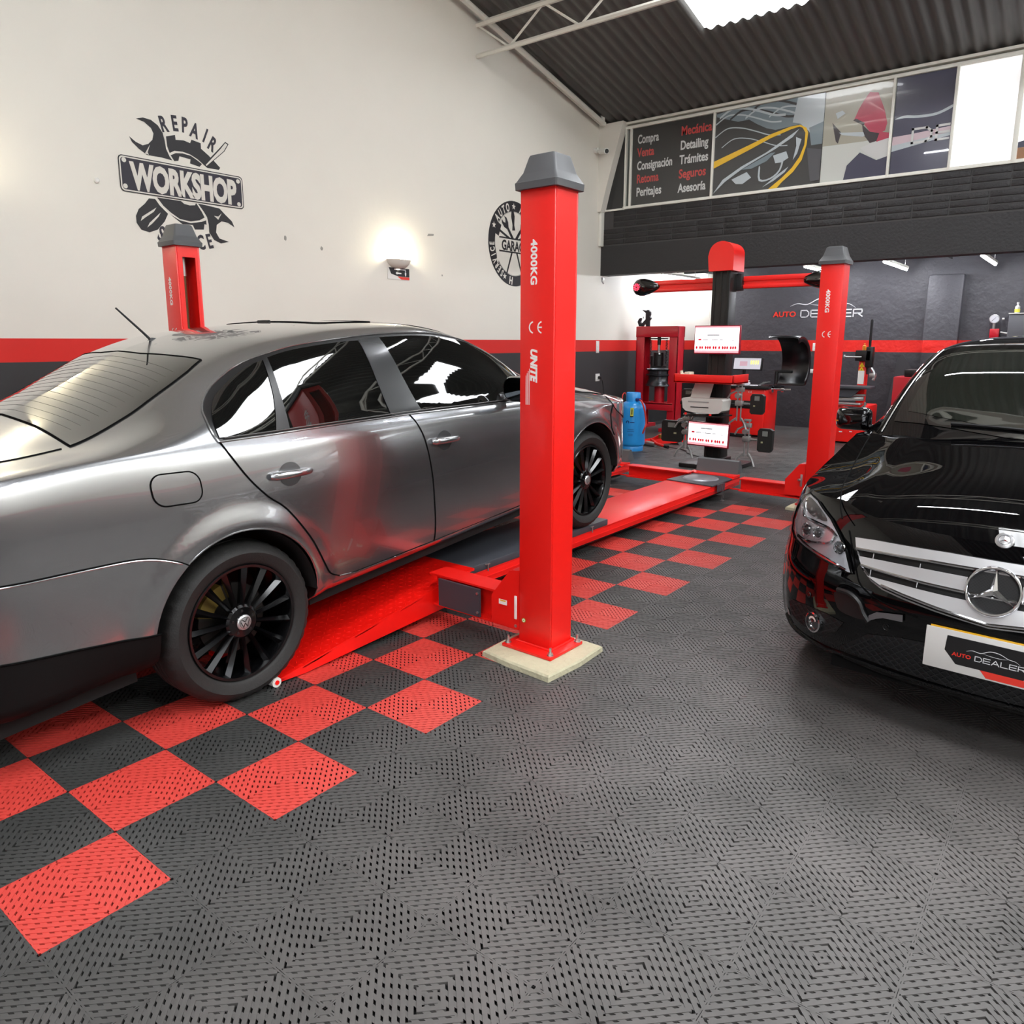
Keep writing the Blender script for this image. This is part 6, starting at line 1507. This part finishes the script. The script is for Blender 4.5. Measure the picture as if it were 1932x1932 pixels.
m = MB().use(M_pr).box(px_-.05, px_-.03, 3.35, 3.90, .33, .46, .004).box(px_+.22, px_+.24, 3.35, 3.90, .33, .46, .004).box(px_-.05, px_+.24, 3.36, 3.92, .43, .445); pp_(m, 'bed')
m = MB().use(M_blk).box(px_+.02, px_+.16, 3.58, 3.86, 1.495, 1.515).cyl((px_+.08, 3.70, 1.40), (px_+.08, 3.70, 1.53), .03, n=14).cyl((px_+.08, 3.70, 1.05), (px_+.08, 3.70, 1.28), .085, n=20).cyl((px_+.05, 3.78, 1.05), (px_+.05, 3.78, 1.22), .045, n=14).box(px_, px_+.16, 3.60, 3.80, 1.03, 1.06)
m.use(M_zinc).cyl((px_+.08, 3.70, 1.28), (px_+.08, 3.70, 1.42), .022, n=12).cyl((px_-.02, 3.64, 1.24), (px_-.05, 3.62, 1.26), .015, n=8); ja = pp_(m, 'hydraulic_ram')
m = MB().use(M_blk)
for y in (3.56, 3.85): m.tube([(px_+.08+.018*math.cos(k*.9), y+.018*math.sin(k*.9), 1.08+.4*k/110) for k in range(111)], .005, 5)
pp_(m, 'return_spring', ps)
m = MB().use(M_pr).cyl((px_+.08, 3.66, .445), (px_+.08, 3.66, .72), .085, n=24); pp_(m, 'pedestal')
wr = thing('alloy_wheel', 'bare dark alloy wheel rim lying flat on the red press', 'wheel rim', (px_+.08, 3.66, .722))
MB().use(mat('dark_satin_alloy', (70, 72, 76), .25, .7)).lathe([(.10, 0), (.19, .0), (.245, .012), (.24, .03), (.215, .06), (.195, .11), (.20, .17), (.235, .185), (.235, .20), (.20, .21), (.20, .255), (.238, .27), (.245, .285), (.235, .288), (.19, .26), (.18, .10), (.10, .03)], 48, False).build('barrel', wr, 40)
m = MB().use(mat('dark_satin_alloy', (70, 72, 76), .25, .7)).lathe([(0, .25), (.05, .25), (.06, .24), (0, .24)], 20)
for k in range(7): a = 2*PI*k/7; m.at(Matrix.Rotation(a, 4, 'Z')).box(.05, .20, -.02, .02, .235, .26, .006)
m.build('spokes', wr)
hk = thing('tow_hook', 'dark cast iron hook standing on top of the red press', 'hook', (px_+.05, 3.93, 1.705))
hk_poly = [(4.008,1.974),(3.938,1.965),(3.894,1.974),(3.864,1.942),(3.859,1.899),(3.87,1.871),(3.844,1.835),(3.875,1.8),(3.876,1.706),(3.928,1.706),(3.943,1.758),(3.994,1.706),(4.061,1.710),(4.088,1.781),(4.065,1.831),(4.032,1.845),(4.027,1.824),(4.042,1.788),(4.025,1.752),(4.004,1.759),(3.941,1.822),(3.941,1.922)]
MB().use(mat('dark_cast_iron', (44, 38, 42), .5, .4)).at(plane((-.025, 0, 0), (0, -1, 0), (0, 0, 1))).prism([(3.93-y, z-1.705) for y, z in hk_poly], -.05, 0.).build('casting', hk)
MB().use(M_zinc).at(Matrix.Identity(4)).cyl((-.03, .045, .13), (-.03, .045, .16), .012, n=8).build('pin', hk)
hs = tag(MB().use(mat('grey_hose', (150, 150, 150), .5)).tube([(9.3+.02*math.sin(k), 3.05+.11*math.cos(k*.35), .13+.11*math.sin(k*.35)) for k in range(40)], .016, 8).build('hose_coil'), 'coil of pale grey hose standing on the floor in front of the press', 'hose')
# trolley jack
tj = thing('trolley_jack', 'low red trolley jack lying on the floor between the gas cylinder and the tower', 'jack', (7.75, 2.75, 0))
m = MB().use(M_red)
for dy in (-.09, .09): m.at(plane((0, dy, 0), (.93, -.37, 0), (0, 0, 1))).prism([(-.10, .03), (.45, .03), (.50, .06), (.50, .14), (.30, .17), (.10, .10), (-.10, .09)], -.008, .008)
m.at(Matrix.Identity(4)); m.build('frame', tj)
m = MB().use(M_zinc)
for a, b in ((-.06, .13), (.40, .0)):
    c = Vector((.93*a, -.37*a, .035)); m.cyl(c+Vector((-.04, -.11, 0)), c+Vector((.04, .11, 0)), .035, n=14)
m.build('wheels', tj)
h = MB().use(M_red).tube([(-.02, .02, .09), (-.12, -.12, .05), (-.20, -.29, .035)], .02, 10).build('handle', tj)
MB().use(M_blk).tube([(-.195, -.28, .036), (-.225, -.345, .034)], .024, 10).build('grip', h)
MB().use(mat('brass_pin', (180, 140, 60), .4, .8)).at(Matrix.Identity(4)).cyl((.15, -.06, .10), (.15, -.06, .15), .05, n=14).build('saddle', tj)
# ------------------------------------------------------------------ wheel balancer
wb = thing('wheel_balancer', 'red wheel balancer with a grey display and a raised black wheel guard', 'machine', (9.85, 2.10, 0)); BI = Matrix.Translation((-9.85, -2.10, 0))
def bp_(mb, name, parent=wb, label=None):
    o = mb.build(name, parent); o.data.transform(BI)
    if label: o['label'] = label
    return o
m = MB().use(M_red).box(9.60, 10.15, 1.84, 2.43, .03, .74, .02); cab = bp_(m, 'cabinet')
m = MB().use(M_wht).at(plane((9.598, 2.075, .675), (0, -1, 0), (0, 0, 1)))
for dx, e in ((0, 0), (.032, 1)):
    m.at(plane((9.598, 2.085-dx, .695), (0, -1, 0), (0, 0, 1))).flat(arc(0, 0, .016, 100, 260, 10)+arc(0, 0, .011, 260, 100, 10), .001)
    if e: m.flat([(-.013, -.002), (-.002, -.002), (-.002, .002), (-.013, .002)], .001)
bp_(m, 'lettering', cab)
m = MB().use(mat('amber_triangle', (236, 150, 40), .4)).at(plane((9.598, 1.90, .60), (0, -1, 0), (0, 0, 1))).flat([(-.03, 0), (.03, 0), (0, .075)], .001); bp_(m, 'warning_label', cab)
m = MB().use(M_blk).box(9.56, 10.18, 1.80, 2.46, .74, .79, .012).box(9.585, 9.60, 1.86, 2.41, .44, .56, .004); bp_(m, 'tray')
m = MB().use(mat('chrome', (222, 222, 224), .08, 1.)).cyl((9.80, 1.86, .745), (9.80, 1.52, .745), .022, n=16).cyl((9.80, 1.84, .745), (9.80, 1.80, .745), .06, n=20).cyl((9.80, 1.66, .745), (9.80, 1.62, .745), .05, n=12); bp_(m, 'shaft')
D = plane((9.68, 2.405, 1.03), (0, -1, 0), (.18, 0, 1))
m = MB().use(M_blk).at(D).box(0, .45, 0, .185, -.05, 0, .008); dis = bp_(m, 'display')
m = MB().use(mat('lit_grey_screen', (206, 204, 214), .3, emit=.45)).at(D).box(.006, .43, .010, .180, 0, .001); m.use(mat('yellow_digits', (236, 230, 130), .3, emit=1.)); 
for k in range(4): m.box(.27+.035*k, .293+.035*k, .085, .145, .001, .002)
m.use(mat('pink_panel', (220, 180, 196), .3, emit=.3)).box(.10, .22, .06, .13, .001, .0015); bp_(m, 'screen', dis)
m = MB().use(M_blk).cyl((9.78, 2.25, .78), (9.74, 2.25, 1.06), .025, n=10); bp_(m, 'stem')
m = MB().use(mat('satin_black_guard', (20, 20, 22), .3)); R = .50; n = 18; vs = []; fs = []
A = [math.radians(-52+ (112+52)*i/n) for i in range(n+1)]; cx, cz = 9.62, 1.13
for a in A:
    for y, r in ((1.79, R), (1.40, R), (1.36, R*.97), (1.36, R*.80)): vs.append((cx+r*math.cos(a), y+ (0), cz+r*.82*math.sin(a)))
for i in range(n):
    for k in range(3): fs.append((i*4+k, i*4+k+1, (i+1)*4+k+1, (i+1)*4+k))
m.add(vs, fs); g_ = bp_(m, 'wheel_guard', wb, 'curved black plastic wheel guard')
sol = g_.modifiers.new('thickness', 'SOLIDIFY'); sol.thickness = .012
m = MB().use(M_blk).cyl((10.05, 1.84, .80), (10.05, 1.84, 1.0), .03, n=10).cyl((10.05, 1.86, 1.0), (10.05, 1.60, 1.0), .02, n=10); bp_(m, 'guard_pivot')
def clutter(name, label, cat, m): return tag(m.build(name), label, cat)
clutter('work_rag', 'crumpled white rag on the tray of the wheel balancer', 'rag', MB().use(mat('white_rag', (226, 224, 230), .8)).at(Matrix.Translation((9.70, 2.24, .84)) @ Matrix.Diagonal((.10, .12, .045, 1))).lathe([(0, -1), (.8, -.95), (1, -.3), (.75, .2), (.9, .5), (.3, 1), (0, .9)], 9))
clutter('work_rag', 'flat white rag under the crumpled one on the wheel balancer', 'rag', MB().use(mat('white_rag', (226, 224, 230), .8)).box(9.60, 9.80, 1.98, 2.30, .79, .797, .002))
m = MB().use(M_zinc)
for k in range(5): m.tube([(9.66+.02*k, 1.98-.03*k, .80+.012*k), (9.70+.01*k, 1.90-.02*k, .85)], .010, 6)
clutter('hand_pliers', 'steel weight pliers on the right of the wheel balancer tray', 'tool', m)
# ------------------------------------------------------------------ tyre changer behind the far post
tc = thing('tyre_changer', 'red tyre changer with a black vertical screw arm behind the far red post', 'machine', (9.95, .62, 0)); TI = Matrix.Translation((-9.95, -.62, 0))
def tt_(mb, name, parent=tc, label=None):
    o = mb.build(name, parent); o.data.transform(TI)
    if label: o['label'] = label
    return o
m = MB().use(M_red).box(9.72, 10.40, .42, 1.00, .02, .55, .02); base = tt_(m, 'base')
m = MB().use(M_wht)
for y, z, a, b in ((.86, .30, .05, .012), (.70, .30, .025, .02), (.58, .29, .03, .03), (.74, .17, .045, .016), (.60, .18, .035, .012)): m.at(plane((9.718, y, z), (0, -1, 0), (0, 0, 1))).box(-a/2, a/2, -b/2, b/2, 0, .001)
m.at(plane((9.718, .95, .38), (0, -1, 0), (0, 0, 1)))
for k in range(9): m.box(.03*k, .03*k+.02, 0, .022, 0, .001)
tt_(m, 'label_marks', base)
m = MB().use(M_red).box(9.86, 10.0, .50, .605, .55, 1.19, .008); colm = tt_(m, 'column')
m = MB().use(M_wht).at(plane((9.858, .603, .86), (0, -1, 0), (0, 0, 1))).box(.0, .085, 0, .19, 0, .001); m.use(mat('warning_yellow', (246, 206, 30), .4)).flat([(.005, .19), (.080, .19), (.042, .255)], .0012).flat([(.005, .245), (.080, .245), (.042, .315)], .0012); m.use(M_blk).flat([(.034, .198), (.050, .198), (.042, .215)], .0016).flat([(.034, .253), (.050, .253), (.042, .270)], .0016); tt_(m, 'warning_label', colm)
m = MB().use(M_blk).box(9.80, 10.02, .44, .65, 1.19, 1.34, .01).box(9.80, 9.92, .42, .51, 1.10, 1.39, .01); arm = tt_(m, 'arm_head')
m = MB().use(mat('black_threaded_bar', (40, 40, 44), .35, .5)); 
m.cyl((9.85, .475, 1.0), (9.85, .475, 1.77), .016, n=6)
for k in range(24): m.cyl((9.85, .475, 1.40+.015*k), (9.85, .475, 1.407+.015*k), .020, n=8)
tt_(m, 'screw_bar', arm)
m = MB().use(M_zinc).cyl((9.80, .56, 1.245), (9.80, .80, 1.245), .012, n=8).cyl((9.80, .78, 1.245), (9.80, .80, 1.245), .03, n=10); tt_(m, 'lock_handle', arm)
m = MB().use(M_zinc).tube([(9.86, .44, 1.10), (9.86, .40, 1.04), (9.84, .37, .98), (9.84, .39, .92)], .02, 8).box(9.80, 9.90, .36, .44, .96, 1.02, .01); tt_(m, 'mount_head', arm)
m = MB().use(M_gry).at(Matrix.Identity(4)).box(9.60, 9.90, .365, 1.00, .80, .84, .008); m.at(plane((9.70, .72, .80), (0, -1, 0), (0, 0, 1))).prism([(-.22, 0), (.22, 0), (.10, -.12), (-.10, -.12)], -.05, .05); tt_(m, 'table', tc, 'grey clamping table')
m = MB().use(M_zinc).cyl((9.70, .98, .64), (9.70, .46, .66), .03, n=12).cyl((9.70, .98, .70), (9.70, .44, .71), .018, n=10).box(9.62, 9.78, .48, .98, .57, .60, .01); tt_(m, 'clamp_cylinder')
m = MB().use(M_alu).cyl((9.62, .42, .42), (9.62, .42, .62), .014, n=8).cyl((9.62, .50, .50), (9.62, .40, .60), .012, n=8); tt_(m, 'lever')
tag(MB().use(mat('orange_bottle', (244, 150, 40), .3)).at(Matrix.Translation((9.93, .565, 1.34))).lathe([(.026, 0), (.026, .06), (.010, .075), (.010, .085), (.014, .095), (0, .10)], 16).build('lubricant_bottle'), 'small orange bottle on top of the tyre changer', 'bottle')
bl = thing('rubber_mat', 'black rubber sheet leaning on the wall beside the tyre changer', 'mat', (11.2, .28, 0))
MB().use(mat('black_rubber_sheet', (34, 32, 36), .6)).at(plane((0, 0, 0), (0, -1, 0), (.12, 0, 1))).prism([(-.20, 0), (.28, 0), (.20, .75), (.08, 1.10), (-.05, 1.28), (-.12, 1.20), (-.18, .6)], -.02, 0).build('sheet', bl)
m = MB().use(M_zinc)
for y, z in ((-.10, .93), (-.10, .58), (.03, .58)): m.cyl((-.025+.12*z, y, z), (-.02+.12*z, y, z), .010, n=8)
m.build('rivet', bl)
# compressor cabinet, air regulator, wall box
cc = thing('compressor', 'red compressor cabinet with a black top behind the black hatchback', 'machine', (9.95, -.08, 0))
MB().use(M_pr).box(-.15, .30, -.32, .20, .02, .98, .01).build('cabinet', cc); MB().use(M_blk).box(-.10, .28, -.30, .08, .98, 1.08, .015).cyl((.1, -.15, 1.08), (.1, -.15, 1.14), .05, n=14).build('motor', cc)
ar = thing('air_regulator', 'red air regulator with a round gauge on the dark wall above the hatchback roof', 'gauge', (11.40, -.86, 1.60))
MB().use(M_pr).box(-.06, .05, -.06, .06, -.08, .05, .008).build('body', ar)
g2 = MB().use(M_zinc).cyl((0, .02, .05), (0, .02, .13), .02, n=10).at(plane((-.03, .02, .19), (0, -1, 0), (0, 0, 1))).lathe([(0, -.01), (.062, -.01), (.066, .0), (.066, .014), (.058, .016), (.056, .010), (0, .010)], 28).build('gauge', ar)
MB().use(mat('white_dial', (210, 210, 216), .4)).at(plane((-.0405, .02, .19), (0, -1, 0), (0, 0, 1))).flat(arc(0, 0, .055, 0, 350, 28), 0.).use(M_blk).flat([(-.035, -.03), (-.03, -.035), (.035, .04)], .001).build('dial', g2)
MB().use(mat('white_plastic', (226, 225, 220), .4)).cyl((0, -.07, .0), (0, -.22, -.03), .012, n=8).cyl((0, -.07, .19), (0, -.10, .19), .016, n=8).build('outlet', ar)
wbx = thing('wall_cabinet', 'grey steel cabinet on the dark wall at the right edge above the hatchback', 'cabinet', (11.40, -1.40, 1.35))
MB().use(mat('slate_cabinet', (86, 86, 90), .45)).box(-.28, .08, -.42, .36, 0, .50, .008).build('body', wbx); MB().use(M_bei).box(-.30, .02, .06, .37, .50, .515, .003).build('cloth', wbx)
for y, c, lab in ((-1.12, (236, 222, 70), 'small clear bottle with a yellow label on the grey wall cabinet'), (-1.24, (120, 180, 140), 'small green bottle on the grey wall cabinet')):
    b = thing('spray_bottle', lab, 'bottle', (11.22, y, 1.866)); MB().use(mat('clear_plastic', (200, 200, 196), .2)).lathe([(.030, 0), (.032, .05), (.030, .09), (.012, .11), (.012, .125), (.016, .128), (.016, .15), (0, .15)], 18).build('body', b); MB().use(mat('label_%d' % c[0], c, .5)).lathe([(.033, .01), (.0335, .055)], 18, False).build('label', b)
